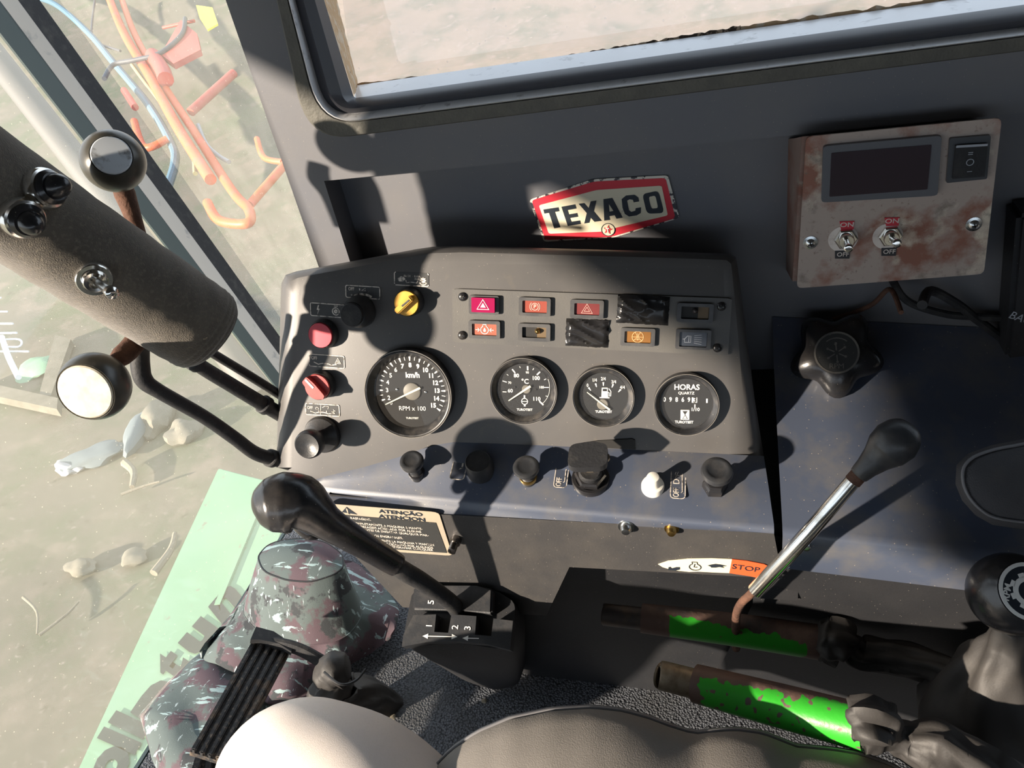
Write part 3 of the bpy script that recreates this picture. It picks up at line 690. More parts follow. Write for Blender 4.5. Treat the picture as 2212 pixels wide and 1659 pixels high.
# ---- gauges
def gauge(x, y, R0, R1, label, bh=.009):
    Mx = ff(x, y); s = px(x, y)
    o = part('gauge', lathe(B(), [(R0 * s, -.003), (R0 * s, bh * .55), (R0 * .985 * s, bh * .85), (R0 * .955 * s, bh), (R0 * .93 * s, bh * .98), ((R0 * .5 + R1 * .5) * s, bh * .8), (R1 * 1.02 * s, bh * .45), (R1 * s, bh * .2), (R1 * s, .0012), (0, .0012)], Mx, 64), 'bezel', CON, label=label)
    part('rim', ringprism(B(), arc(0, 0, R0 * .992 * s, 0, 360, 64)[:-1], arc(0, 0, R0 * .972 * s, 0, 360, 64)[:-1], bh * .8, bh * .985, Mx), 'rim', o)
    part('dial', lathe(B(), [(R1 * s * .998, .0012), (R1 * s * .998, .0018), (0, .0019)], Mx, 48), 'dial', o)
    bm = B(); bm.faces.new([bm.verts.new(Mx @ Vector((x_, y_, bh * .45))) for x_, y_ in arc(0, 0, R1 * s * 1.01, 0, 360, 48)[:-1]]); part('glass', bm, 'gg', o)
    return o, Mx @ T(0, 0, .0021), s
def needle(o, Mx, s, tip, tail, cx_, cy_, hub, w=3.2, wt=None):
    """tip/tail/hub centre in pixels from the gauge centre, y down"""
    part('hub', lathe(B(), [(hub * s, 0), (hub * s, .0012), (hub * .9 * s, .0016), (0, .0017)], Mx @ T(cx_ * s, -cy_ * s, 0), 24), 'hub', o)
    a, b = Vector((tip[0] * s, -tip[1] * s)), Vector((tail[0] * s, -tail[1] * s)); t = (b - a).normalized(); n = Vector((-t.y, t.x)) * w * s
    part('needle', prism(B(), [tuple(a + n * .3), tuple(b + n * .8), tuple(b - n * .8), tuple(a - n * .3)], .0018, .0024, Mx), 'needle', o, smooth=False)
# speedometer : crop scale .2894, centre crop (995,1128)
o, Mx, s = gauge(888, 846, 98, 79, 'large round speed and engine speed gauge marked km/h', .012)
c_ = .2894
def G(cx0, cy0, k): return lambda X, Y: ((X - cx0) * k * s, -(Y - cy0) * k * s)
g_ = G(995, 1128, c_); bm = B(); bd = B()
C0 = g_(1008, 1115)
for v in range(1, 16):
    a = math.radians(90 - (v - 8) * 18); big = s * 70; rr_ = 74 * s
    if v >= 2:
        d0, d1 = Vector((math.cos(a), math.sin(a))), Vector((-math.sin(a), math.cos(a)))
        q = [d0 * 75 * s + d1 * 2.3 * s, d0 * 75 * s - d1 * 2.3 * s, d0 * 65.5 * s - d1 * 1.0 * s, d0 * 65.5 * s + d1 * 1.0 * s]
        prism(bm, [(p.x + C0[0], p.y + C0[1]) for p in q], 0, .0002, Mx)
        text(bm, str(v), .0060, Mx @ T(C0[0] + 56 * s * math.cos(a), C0[1] + 56 * s * math.sin(a), 0), .045 if v > 6 else .02)
    a += math.radians(9); 
    if v >= 3: stroke(bm, [(C0[0] + 67 * s * math.cos(a), C0[1] + 67 * s * math.sin(a)), (C0[0] + 75 * s * math.cos(a), C0[1] + 75 * s * math.sin(a))], .0007, Mx)
text(bm, '0', .0050, Mx @ T(*g_(838, 1215), 0)); text(bm, 'km/h', .0074, Mx @ T(*g_(1022, 998), 0), .035, .95)
text(bm, 'RPM x 100', .0062, Mx @ T(*g_(1000, 1255), 0), .0, 1.0); text(bm, 'TUROTEST', .0026, Mx @ T(*g_(995, 1330), 0), .02)
part('dial_print', bm, 'white', o, smooth=False)
needle(o, Mx, s, (-57, 27), (24, -11), 4, -2, 19, 3.0)
for X, Y in ((893, 1107), (1115, 1125)): part('pin', lathe(B(), [(2.6 * s, 0), (2.4 * s, .0008), (0, .0011)], Mx @ T(*g_(X, Y), 0), 12), 'chrome', o)
# temperature gauge, crop scale .3074 centre (562,913)
o, Mx, s = gauge(1133, 841, 74, 58, 'round water temperature gauge marked in °C')
g_ = G(566, 912, .3074); bm = B(); cc = g_(583, 905)
for t_, X, Y, z_, bo in (('60', 467, 920, .0064, .02), ('70', 465, 862, .0042, .02), ('80', 515, 810, .0066, .03), ('90', 593, 787, .0040, .02), ('100', 652, 827, .0066, .03), ('105', 690, 892, .0042, .03), ('110', 652, 977, .0066, .03), ('°C', 575, 852, .0085, .02), ('TUROTEST', 565, 1057, .0040, .03)):
    text(bm, t_, z_ * .76, Mx @ T(*g_(X, Y), 0), bo)
for X0, Y0, X1, Y1, w_ in ((487, 763, 507, 790, .0013), (597, 740, 597, 770, .0014), (683, 780, 660, 803, .0013), (705, 892, 742, 892, .0008), (672, 992, 700, 1020, .0014), (415, 848, 445, 857, .0008), (412, 927, 440, 928, .0008), (540, 742, 545, 753, .0006), (640, 755, 632, 768, .0006), (725, 830, 710, 838, .0006), (733, 957, 718, 953, .0006), (447, 800, 458, 808, .0005)):
    stroke(bm, [g_(X0, Y0), g_(X1, Y1)], w_, Mx)
stroke(bm, [g_(590 + 158 * math.cos(math.radians(a)), 890 - 158 * math.sin(math.radians(a))) for a in range(-50, 30, 8)], .00035, Mx)
stroke(bm, [(g_(567, 995)[0] + x_, g_(567, 995)[1] + y_) for x_, y_ in arc(0, 0, 22 * .3074 * s, 0, 360, 16)], .0007, Mx); stroke(bm, [g_(545, 995), g_(590, 995)], .0006, Mx); stroke(bm, [g_(567, 950), g_(567, 974)], .0014, Mx); stroke(bm, [g_(567, 1016), g_(567, 1032)], .0016, Mx)
part('dial_print', bm, 'white', o, smooth=False)
needle(o, Mx, s, ((455 - 566) * .3074, (988 - 912) * .3074), ((615 - 566) * .3074, (880 - 912) * .3074), 17 * .3074, -7 * .3074, 9.5, 3.0)
for X, Y in ((503, 893), (650, 908)): part('pin', lathe(B(), [(2.4 * s, 0), (2.2 * s, .0006), (0, .0009)], Mx @ T(*g_(X, Y), 0), 12), 'dial', o)
# fuel gauge centre (1120,957)
o, Mx, s = gauge(1304, 854, 67, 52, 'round fuel gauge with a white pump symbol')
g_ = G(1118, 960, .3074); bm = B()
for t_, X, Y in (('0', 1008, 885), ('1/4', 1057, 847), ('2/4', 1118, 837), ('3/4', 1190, 858), ('4/4', 1250, 897)): text(bm, t_, .0044, Mx @ T(*g_(X, Y), 0), .01, .8)
for X, Y, a in ((1022, 910, -35), (1067, 882, -15), (1118, 873, 0), (1182, 885, 20), (1230, 920, 40)):
    prism(bm, [(-.0008, .0016), (.0008, .0016), (.0003, -.0018), (-.0003, -.0018)], 0, .0002, Mx @ T(*g_(X, Y), 0) @ RZ(-a))
prism(bm, [g_(*p) for p in ((1103, 970), (1150, 970), (1148, 900), (1107, 900))], 0, .0002, Mx); stroke(bm, [g_(1090, 972), g_(1160, 972)], .0010, Mx)
stroke(bm, [g_(*p) for p in ((1148, 935), (1158, 935), (1158, 960), (1168, 960), (1170, 925), (1155, 905))], .0007, Mx)
text(bm, 'TUROTEST', .0031, Mx @ T(*g_(1118, 1076), 0), .03)
part('dial_print', bm, 'white', o, smooth=False)
part('pump_window', prism(B(), [g_(*p) for p in ((1113, 925), (1143, 925), (1142, 907), (1114, 907))], .0003, .0004, Mx), 'dial', o, smooth=False)
needle(o, Mx, s, ((1005 - 1118) * .3074, (930 - 960) * .3074), ((1162 - 1118) * .3074, (1056 - 960) * .3074), -6 * .3074, 60 * .3074, 12, 2.6)
# hour meter centre (1697,1010)
o, Mx, s = gauge(1482, 870, 69, 55, 'round hour meter reading 09869 with HORAS on its dial')
g_ = G(1697, 1014, .3074); bm = B()
text(bm, 'HORAS', .0070, Mx @ T(*g_(1700, 898), 0), .02, .98); text(bm, 'QUARTZ', .0035, Mx @ T(*g_(1697, 940), 0), .01)
for k, ch in enumerate('09869'): text(bm, ch, .0058, Mx @ T(*g_(1548 + k * 42, 988), .0001), .02, .85)
stroke(bm, [g_(1838, 978), g_(1838, 1008)], .0014, Mx); prism(bm, [g_(*p) for p in ((1735, 970), (1772, 970), (1772, 1008), (1735, 1008))], 0, .0002, Mx)
stroke(bm, [g_(1757, 1020), g_(1757, 1042)], .0010, Mx); text(bm, '1/10', .0044, Mx @ T(*g_(1760, 1058), 0), .02)
prism(bm, [g_(*p) for p in ((1660, 1062), (1720, 1062), (1720, 1133), (1660, 1133))], 0, .0002, Mx); text(bm, 'TUROTEST', .0033, Mx @ T(*g_(1685, 1152), 0), .03)
part('dial_print', bm, 'white', o, smooth=False)
b2 = B(); prism(b2, [g_(*p) for p in ((1672, 1070), (1708, 1070), (1690, 1098))], .0003, .0004, Mx); stroke(b2, [g_(*p) for p in ((1674, 1126), (1690, 1098), (1706, 1126))], .0005, Mx, z0=.0003, closed=True); text(b2, '3', .007, Mx @ T(*g_(1756, 989), .0003), .02)
part('hourglass', b2, 'hole', o, smooth=False)

# ================================================================== INDICATOR PANEL
Mi = ff(1278, 693, .036)
IPL = thing('indicator_panel', 'grey plastic warning lamp panel with four corner screws, above the gauges', 'panel', Mi)
ip = sm([tuple(Mi.inverted() @ hit(x, y, FP))[:2] for x, y in ((979, 623), (1581, 644), (1572, 767), (979, 738))], .03, 4)
# panel with ten real openings is built as a thin plate; sockets sit on it with their own frames
part('panel_plate', prism(B(), ip, -.001, .0025, Mi), 'plate', IPL, ang=30)
def lamp(x, y, w, h, lw, lh, m, label, sym=None, symm='symw', depthz=.002, openbulb=None, raised=0, rot=.036, dx=0, dy=0):
    Mx = ff(x, y, rot) @ T(0, 0, .0025); s = px(x, y)
    o = part('indicator_lamp', ringprism(B(), rrect(w * s, h * s, 4 * s), rrect(lw * s, lh * s, 2 * s), -.001, .0035, Mx), 'lampframe', IPL, label=label)
    if openbulb:
        part('socket', box(B(), Mx @ T(0, 0, .0004), lw * s, lh * s, .0006), 'hole', o)
        part('socket_wall', box(B(), Mx @ T(lw * s * .3, 0, .0009), lw * s * .38, lh * s * .95, .0006), 'sockbrown', o)
        bx_, by_, bm_ = openbulb; part('bulb', lathe(B(), [(6 * s, 0), (6 * s, .002), (4 * s, .004), (2 * s, .005), (0, .0053)], Mx @ T(bx_ * s, by_ * s, .0008), 16), bm_, o)
        return o
    z = raised + .0015
    part('lens', prism(B(), rrect(lw * .98 * s, lh * .98 * s, 1.5 * s), -.0005, z, Mx @ T(dx * s, dy * s, 0)), m, o, label=None)
    if sym:
        b = B(); sym(b, Mx @ T(dx * s, dy * s, z), s); part('symbol', b, symm, o, smooth=False)
    return o
def s_tri(b, m, s):
    stroke(b, [(-13 * s, -9 * s), (0, 12 * s), (13 * s, -9 * s)], 2.4 * s, m, closed=True); prism(b, [(-6 * s, -5 * s), (0, 5 * s), (6 * s, -5 * s)], 0, .0002, m)
def s_tri2(b, m, s):
    stroke(b, [(-12 * s, -9 * s), (0, 11 * s), (12 * s, -9 * s)], 1.6 * s, m, closed=True); stroke(b, [(-6 * s, -5 * s), (0, 4 * s), (6 * s, -5 * s)], 1.5 * s, m, closed=True)
def s_park(b, m, s):
    stroke(b, arc(0, 0, 7.5 * s, 0, 360, 20), 1.3 * s, m); text(b, 'P', 12 * s, m, .02); stroke(b, arc(0, 0, 11 * s, -50, 50, 8), 1.2 * s, m); stroke(b, arc(0, 0, 11 * s, 130, 230, 8), 1.2 * s, m)
def s_oil(b, m, s):
    stroke(b, arc(0, -1 * s, 8.5 * s, 115, 425, 18), 1.5 * s, m); stroke(b, [(-3.5 * s, 7 * s), (-3.5 * s, 11 * s), (3.5 * s, 11 * s), (3.5 * s, 7 * s)], 1.4 * s, m)
    prism(b, sm([(0, 5 * s), (3.5 * s, -3 * s), (0, -6 * s), (-3.5 * s, -3 * s)], .3), 0, .0002, m)
    for k in (-1, 1): stroke(b, [(k * 20 * s, -1 * s), (k * 11 * s, -1 * s)], 1.4 * s, m); stroke(b, [(k * 15 * s, 3 * s), (k * 11 * s, -1 * s), (k * 15 * s, -5 * s)], 1.4 * s, m)
def s_hyd(b, m, s):
    stroke(b, arc(0, 0, 12 * s, 0, 360, 22), 1.4 * s, m); stroke(b, arc(-12 * s, 2 * s, 10 * s, -70, 50, 8), 1.3 * s, m); stroke(b, arc(12 * s, 2 * s, 10 * s, 130, 250, 8), 1.3 * s, m); stroke(b, [(0, 9 * s), (0, -7 * s)], 1.3 * s, m); stroke(b, [(-4 * s, -3 * s), (0, -7 * s), (4 * s, -3 * s)], 1.3 * s, m); stroke(b, [(-12 * s, 0), (12 * s, 0)], 1.0 * s, m)
def s_head(b, m, s):
    stroke(b, [(-18 * s, -7 * s), (-5 * s, -7 * s), (-5 * s, 7 * s), (-12 * s, 7 * s), (-18 * s, 0)], 1.4 * s, m, closed=True); stroke(b, [(-9 * s, -7 * s), (-9 * s, 7 * s)], 1.2 * s, m); stroke(b, [(-22 * s, 0), (-18 * s, 0)], 1.2 * s, m)
    for k in range(5): stroke(b, [(2 * s, (8 - k * 4) * s), (18 * s, (10 - k * 5.2) * s)], 1.0 * s, m)
lamp(1048, 657, 66, 40, 52, 32, 'lens_m', 'magenta warning lamp with white triangle, standing proud of the panel', s_tri, 'symw', raised=.005, dx=0, dy=1)
lamp(1157, 661, 69, 40, 53, 26, 'lens_r', 'red lamp with a circled P symbol', s_park, 'symo')
lamp(1269, 666, 72, 40, 54, 25, 'lens_d', 'dark red lamp with triangle symbol, third of the upper row', s_tri2, 'symo')
lamp(1501, 674, 76, 41, 58, 27, None, 'open lamp socket with bulb at the right end of the upper row', openbulb=(0, 4, 'dkrod'))
lamp(1049, 710, 69, 39, 54, 25, 'lens_p', 'pale red oil pressure lamp at the left of the lower row', s_oil, 'symw')
lamp(1156, 716, 70, 38, 52, 23, None, 'open lamp socket with a brass bulb, second in the lower row', openbulb=(7, 3, 'brass'))
lamp(1378, 726, 73, 39, 56, 25, 'lens_o', 'amber lamp with a round hydraulic symbol', s_hyd, 'symy')
lamp(1497, 731, 74, 43, 58, 32, 'lens_b', 'grey lamp with headlamp symbol', s_head, 'symg')
def tapepiece(x, y, w, h, rot, lab, seed):
    Mx = ff(x, y, rot) @ T(0, 0, .0055); s = px(x, y); random.seed(seed); bm = B(); nx, ny = 26, 16; g = []
    for i in range(nx + 1):
        row = []
        for j in range(ny + 1):
            X = (i / nx - .5) * w * s; Y = (j / ny - .5) * h * s
            e = min(i, nx - i) / nx * 2; e2 = min(j, ny - j) / ny * 2
            z = -.0026 + .0030 * min(1, e * 5) * min(1, e2 * 4) + .0010 * noise.noise(Vector((X * 45 + seed, Y * 120, seed))) + .0022 * max(0, .25 - abs(noise.noise(Vector((X * 30, (Y + X * .5) * 110, seed + 4))))) * 4
            X += .0008 * noise.noise(Vector((0, Y * 400, seed))) * (1 if i in (0, nx) else 0); Y += .0008 * noise.noise(Vector((X * 400, 0, seed))) * (1 if j in (0, ny) else 0)
            row.append(bm.verts.new(Mx @ Vector((X, Y, z))))
        g.append(row)
    for i in range(nx):
        for j in range(ny): bm.faces.new((g[i][j], g[i + 1][j], g[i + 1][j + 1], g[i][j + 1]))
    bmesh.ops.solidify(bm, geom=bm.faces[:], thickness=.0003)
    o = part('insulating_tape', bm, 'tape', None, label=lab, cat='tape', M4=Mx, group='tape patches on the lamp panel'); return o
tapepiece(1389, 668, 110, 62, .06, 'wrinkled black tape patch on the upper row of the warning lamp panel', 3)
tapepiece(1269, 718, 92, 60, .05, 'wrinkled black tape patch on the lower row of the warning lamp panel', 11)
for x, y in ((1001, 640), (1000, 723), (1558, 661), (1549, 750)): screw('screw', ff(x, y) @ T(0, 0, .0025), 9.5 * px(x, y), 'blkg', IPL)

# ================================================================== SHELF CONTROLS
def mush(x, y, rc, h, lab, hexn=False):
    """mushroom pull knob; x,y is where its base meets the shelf"""
    Mx = sh(x, y); s = .70 / F
    o = part('pull_knob', lathe(B(), [(rc * .62 * s, -.004), (rc * .62 * s, .004), (rc * .5 * s, .006), (rc * .5 * s, h * .55), (rc * .7 * s, h * .66), (rc * .98 * s, h * .78), (rc * 1.02 * s, h * .88), (rc * .95 * s, h * .97), (rc * .8 * s, h), (rc * .66 * s, h), (rc * .6 * s, h * .985), (rc * .3 * s, h * .97), (0, h * .965)], Mx, 36), 'blk', CON, label=lab)
    if hexn: part('nut', lathe(B(), [(rc * .82 * s, -.003), (rc * .82 * s, .006), (rc * .7 * s, .008), (rc * .7 * s, .012)], Mx, 6), 'blkg', o, ang=20)
    else: part('collar', lathe(B(), [(rc * .66 * s, .001), (rc * .70 * s, .003), (rc * .66 * s, .005)], Mx, 24), 'brass' if x > 1100 else 'blkg', o)
    return o
mush(901, 1024, 27.5, .026, 'black mushroom pull knob, leftmost on the console shelf')
mush(1142, 1034, 29, .023, 'black mushroom pull knob with a worn brass collar, right of the horn button')
mush(1544, 1052, 32, .030, 'black mushroom pull knob with hexagonal nut, rightmost on the console shelf', True)
def shleg(x, y, w, h, draw, lab, slope=.07, skew=0):
    Mx = sh(x, y, slope) @ T(0, 0, .0003) @ Matrix.Shear('XZ', 4, (0, 0)); s = .68 / F; H_ = h * s * 1.35; W_ = w * s
    o = part('legend_plate', prism(B(), rrect(W_, H_, .003), 0, .0002, Mx), 'shelf', CON, label=lab); b = B(); stroke(b, rrect(W_, H_, .003), .0008, Mx, .0002, closed=True, z0=.0002); draw(b, Mx @ T(0, 0, .0003), W_, H_); part('print', b, 'dimwhite', o, smooth=False)
def d_horn(b, m, w, h): prism(b, [(.05 * w, .18 * h), (.25 * w, .14 * h), (.28 * w, -.14 * h), (0, -.18 * h), (.15 * w, -.1 * h), (.14 * w, .12 * h)], 0, .0002, m)
def d_ign(b, m, w, h):
    text(b, 'OFF', .0075, m @ T(-.1 * w, -.33 * h, 0) @ RZ(90), .01, .7); text(b, 'AN', .0075, m @ T(.05 * w, .36 * h, 0) @ RZ(90), .01, .7); stroke(b, [(.2 * w, -.34 * h), (.32 * w, -.32 * h), (.3 * w, 0), (.38 * w, .3 * h)], .0008, m)
def d_lgt(b, m, w, h):
    text(b, 'OFF', .0075, m @ T(-.1 * w, -.33 * h, 0) @ RZ(90), .01, .7); text(b, 'D', .008, m @ T(-.1 * w, 0, 0) @ RZ(90)); text(b, 'D', .008, m @ T(0, .24 * h, 0) @ RZ(90)); stroke(b, [(.2 * w, -.34 * h), (.3 * w, -.3 * h), (.26 * w, .2 * h), (.36 * w, .36 * h)], .0008, m); stroke(b, [(-.2 * w, .1 * h), (.1 * w, .4 * h)], .0006, m)
shleg(994, 1003, 34, 62, d_horn, 'horn legend left of the horn button'); shleg(1214, 1019, 29, 62, d_ign, 'OFF legend beside the ignition lock'); shleg(1465, 1041, 31, 62, d_lgt, 'OFF legend beside the white button')
Mx = sh(1038, 1014); s = .68 / F
o = part('horn_button', lathe(B(), [(33 * s, -.004), (33 * s, .002), (32 * s, .010), (31 * s, .014), (29 * s, .0155), (27.5 * s, .0155), (27 * s, .0148), (0, .0146)], Mx, 44), 'blk', CON, label='large round black horn button')
# ignition lock and key
Mx = sh(1276, 1034)
o = part('ignition_lock', lathe(B(), [(43 * s, -.003), (43 * s, .0015), (41 * s, .003), (34 * s, .003), (33 * s, .002)], Mx, 40), 'blkg', CON, label='black ignition lock with hexagonal nut')
part('nut', lathe(B(), [(36 * s, .001), (36 * s, .007), (32 * s, .009), (27 * s, .009)], Mx, 6), 'blkg', o, ang=20)
part('lock_barrel', lathe(B(), [(26 * s, .005), (26 * s, .013), (22 * s, .014), (12 * s, .0135), (0, .0132)], Mx, 32), 'rub', o)
kb = Mx @ T(0, 0, .013)
kt = thing('ignition_key', 'ignition key with black rubber head and dirty metal blade in the console lock', 'key', kb)
top = P(1268, 978, depth(kb @ Vector((0, 0, 0))) - .030)
kz = (top - kb.to_translation()).normalized()
Mk = mk(kb.to_translation(), kz, Mx.col[0].to_3d() + Mx.col[1].to_3d() * .1)
part('blade', box(B(), Mk @ T(0, 0, .008), 17 * s, .0025, .022, .0005), 'rawend', kt)
part('bow', prism(B(), sm([(-40 * s, -.001), (-36 * s, -.007), (10 * s, -.008), (46 * s, .004), (44 * s, .009), (6 * s, .0065)], .25, 3), .015, .019, Mk @ RZ(-4)), 'rawend', kt, label='dirt-caked metal key bow')
part('key_head', prism(B(), sm([(-44 * s, -.010), (40 * s, -.010), (44 * s, .012), (10 * s, .016), (-40 * s, .013)], .3, 5), .019, .028, Mk), 'rub', kt, ang=50, label='black rubber head')
# white button
Mx = sh(1410, 1052)
o = part('push_button', lathe(B(), [(25 * s, -.003), (25 * s, .003), (23 * s, .0055), (17 * s, .0065), (14 * s, .009), (14.5 * s, .0155), (13 * s, .0175), (8 * s, .0182), (0, .0184)], Mx, 32), 'whiteplastic', CON, label='small white push button on the console shelf')
# thin dark plate laid on the face at the fold
bm = B(); prism3(bm, [hit(x, y, FP) + nf * .0004 for x, y in ((1258, 956), (1290, 951), (1366, 947), (1372, 950), (1373, 970), (1300, 966))], .0012, nf)
part('dark_patch', bm, 'hole', CON, smooth=False, label='dark flat patch at the fold above the ignition lock')
bm = B(); random.seed(4)
for cx_, cy_, sx_, sy_, n_s in ((905, 940, 34, 12, 60), (1570, 960, 75, 20, 170), (1330, 1000, 260, 40, 90), (1455, 1140, 40, 14, 50), (1545, 1075, 40, 16, 30)):
    for k in range(n_s):
        x_, y_ = random.gauss(cx_, sx_), random.gauss(cy_, sy_)
        if not 640 < x_ < 1655: continue
        loc, nn, i_, d_ = bvh.ray_cast(Vector(), ray(x_, y_).normalized())
        if loc is None: continue
        if nn.dot(loc) > 0: nn = -nn
        a_ = random.random() * 6.3; l_ = random.uniform(.0003, .0010); w_ = random.uniform(.0002, .00045)
        d1 = (Vector((math.cos(a_), 0, math.sin(a_))) - nn * nn.dot(Vector((math.cos(a_), 0, math.sin(a_))))).normalized(); d2 = nn.cross(d1); o_ = loc + nn * .0005
        q4_ = [o_ + d1 * l_, o_ + d2 * w_, o_ - d1 * l_, o_ - d2 * w_]; vq = [bm.verts.new(p) for p in q4_]; tp_ = bm.verts.new(o_ + nn * .0004); 
        for i2 in range(4): bm.faces.new((vq[i2], vq[(i2 + 1) % 4], tp_))
part('sawdust', bm, 'sawdust', None, label='pale sawdust specks scattered along the console fold', cat='dust', kind='stuff', smooth=False)
# fasteners on the apron
for x, y, r, m_, lab in ((1353, 1137, 17, 'zinc', 'shiny domed bolt head'), (1451, 1141, 15, 'brass', 'dirty bolt head'), (1741, 1172, 14, 'zinc', 'shiny bolt head right of the console joint')):
    bp_ = AP if x < 1700 else plane_y(LE0.y + .003); Mb = frame(x, y, bp_); sb = depth(hit(x, y, bp_)) / F
    ob = part('bolt', lathe(B(), [(r * 1.05 * sb, -.002), (r * 1.05 * sb, .0012), (r * .75 * sb, .0014), (r * .72 * sb, .005), (r * .5 * sb, .0075), (0, .008)], Mb, 20), m_, CON, label=lab)
Mb = frame(986, 1164, AP)
part('stud', lathe(B(), [(.0055, -.002), (.0055, .006), (.0036, .0062)] + [(.0036 + .0005 * (k % 2), .007 + k * .0009) for k in range(12)] + [(0, .0185)], Mb, 12), 'steel', CON, label='threaded stud beside the warning sticker')

# ================================================================== STICKERS
DP = plane_y(YA - .0008)
Ms = frame(840, 1145, DP, .08)
st = thing('warning_sticker', 'black and cream ATENÇÃO ATENCION warning sticker on the console apron', 'sticker', Ms)
q = (690, 1087), (935, 1105), (978, 1200), (720, 1185)
bm = B(); prism3(bm, sm3 if False else [Vector(p) for p in sm([tuple(hit(x, y, DP)) for x, y in ((690, 1086), (948, 1106), (978, 1200), (735, 1183))], .06, 3)], .0005, Vector((0, -1, 0))); part('backing', bm, 'decal', st, smooth=False)
bm = B(); prism3(bm, [hit(x, y, DP) + Vector((0, -.0006, 0)) for x, y in ((700, 1107), (942, 1128), (966, 1193), (735, 1177))], .0004, Vector((0, -1, 0))); part('black_field', bm, 'decalk', st, smooth=False)
def txt(bm, s_, x, y, size, slope, pl, lift, bold=0., sx=1., ax='CENTER', shear=0):
    Mt = frame(x, y, pl, slope) @ T(0, 0, lift); return text(bm, s_, size, Mt, bold, sx, ax=ax)
bm = B(); txt(bm, 'ATENÇÃO', 866, 1107, .0064, .085, DP, .0008, .03, 1.5); part('lettering', bm, 'txblack', st, smooth=False); bm = B(); txt(bm, 'ATENCION', 869, 1118, .0064, .085, DP, .0008, .03, 1.5); part('lettering', bm, 'txblack', st, smooth=False); bm = B()
prism3(bm, [hit(x, y, DP) + Vector((0, -.0006, 0)) for x, y in ((739, 1105), (772, 1110), (749, 1094))], .0004, Vector((0, -1, 0)))
part('warning_triangle', bm, 'txblack', st, smooth=False)
bm = B(); txt(bm, '!', 752, 1104, .012, .08, DP, .0012, .02)
part('exclamation_mark', bm, 'decal', st, smooth=False)
bm = B()
for s_, x, y in (('RASPAGENS.', 758, 1117), ('COMPLETAMENTE A MÁQUINA E MANTE-', 762, 1128), ('EMBREAGEM ACIONADA POR ALGUNS', 770, 1135), ('S, ANTES DE ENGATAR QUALQUER MAR-', 778, 1142), ('LOS ENGRANAJES.', 806, 1155), ('AMENTE LA MAQUINA Y MANTEN', 815, 1165), ('E ACCIONADO POR ALGUNOS', 824, 1172), ('DE ENGRANAR CUALQUIER', 836, 1178)):
    txt(bm, s_, x, y, .0040, .085, DP, .0013, .01, 1.0, ax='LEFT')
part('small_print', bm, 'dimwhite', st, smooth=False)
# STOP plate (throttle scale)
SPp = plane_y(YA - .0006)
sp = thing('throttle_scale_sticker', 'curved cream and orange STOP sticker at the lower edge of the apron', 'sticker', frame(1530, 1225, SPp))
k_ = .1266
mp = (1400, 1180, k_)
def sp3(pts): return [hit(mp[0] + x * k_, mp[1] + y * k_, SPp) for x, y in pts]
bm = B(); prism3(bm, sp3([(170, 300), (350, 240), (700, 205), (1100, 200), (1430, 215), (1385, 450), (1100, 438), (850, 425), (700, 430), (420, 400), (250, 350)]), .0006, Vector((0, -1, 0))); part('cream_field', bm, 'stopc', sp, smooth=False)
bm = B(); prism3(bm, sp3([(1430, 215), (1700, 245), (1980, 300), (2050, 330), (1900, 540), (1750, 505), (1385, 450)]), .0006, Vector((0, -1, 0))); part('orange_field', bm, 'stopred', sp, smooth=False)
bm = B(); txt(bm, 'STOP', 1400 + 1665 * k_, 1180 + 365 * k_, .0088, .14, SPp, .0009, .0, 1.15)
Mq = frame(1400 + 800 * k_, 1180 + 330 * k_, SPp, .05) @ T(0, 0, .0008)
stroke(bm, arc(0, -.001, .0052, 115, 425, 16, .0042), .0008, Mq); stroke(bm, [(-.0022, .003), (-.0026, .0055), (.002, .0055), (.0022, .003)], .0008, Mq); stroke(bm, [(0, .003), (-.001, -.001), (.002, -.001)], .0009, Mq)
prism3(bm, [p + Vector((0, -.0007, 0)) for p in sp3([(1020, 315), (1080, 300), (1150, 290), (1240, 300), (1340, 325), (1260, 330), (1300, 355), (1220, 340), (1150, 350), (1080, 350), (1060, 330)])], .0004, Vector((0, -1, 0)))
prism3(bm, [p + Vector((0, -.0007, 0)) for p in sp3([(350, 345), (380, 340), (400, 365), (480, 345), (540, 345), (540, 385), (480, 400), (340, 390)])], .0004, Vector((0, -1, 0)))
part('symbols', bm, 'txblack', sp, smooth=False)
# fuel brand sign sticker on the wall
TP = plane_y(RECY - .0012)
mp = (1120, 360, .16727)
tx = thing('wall_sticker', 'worn red-bordered cream sticker with bold black lettering on the dark wall', 'sticker', frame(1307, 450, TP))
NY = Vector((0, -1, 0))
def tpoly(name, pts, lift, m, r=0, thick=.0003, bm=None, fin=True):
    P3 = polyon(pts, mp, TP)
    if r: P3 = [Vector(p) for p in sm([tuple(p) for p in P3], r, 4)]
    b = bm or B(); prism3(b, [p + NY * lift for p in P3], thick, NY)
    return part(name, b, m, tx, smooth=False) if fin else b
tpoly('silver_edge', [(140, 425), (960, 160), (1930, 108), (2080, 660), (1230, 915), (330, 968)], 0, 'txsilver', .06, .0006)
tpoly('red_border', [(172, 430), (978, 188), (1900, 142), (2028, 662), (1195, 902), (352, 942)], .0007, 'txred', .06)
b = tpoly('x', [(266, 493), (1010, 295), (1850, 238), (1930, 622), (1245, 785), (1065, 832), (395, 858)], .0011, 'txcream', .05, fin=False)
lathe(b, [(90 * .16727 * .70 / F, .0011), (90 * .16727 * .70 / F, .00146)], frame(1120 + 1160 * .16727, 360 + 805 * .16727, TP), 28)
part('cream_field', b, 'txcream', tx, smooth=False)
b = B()
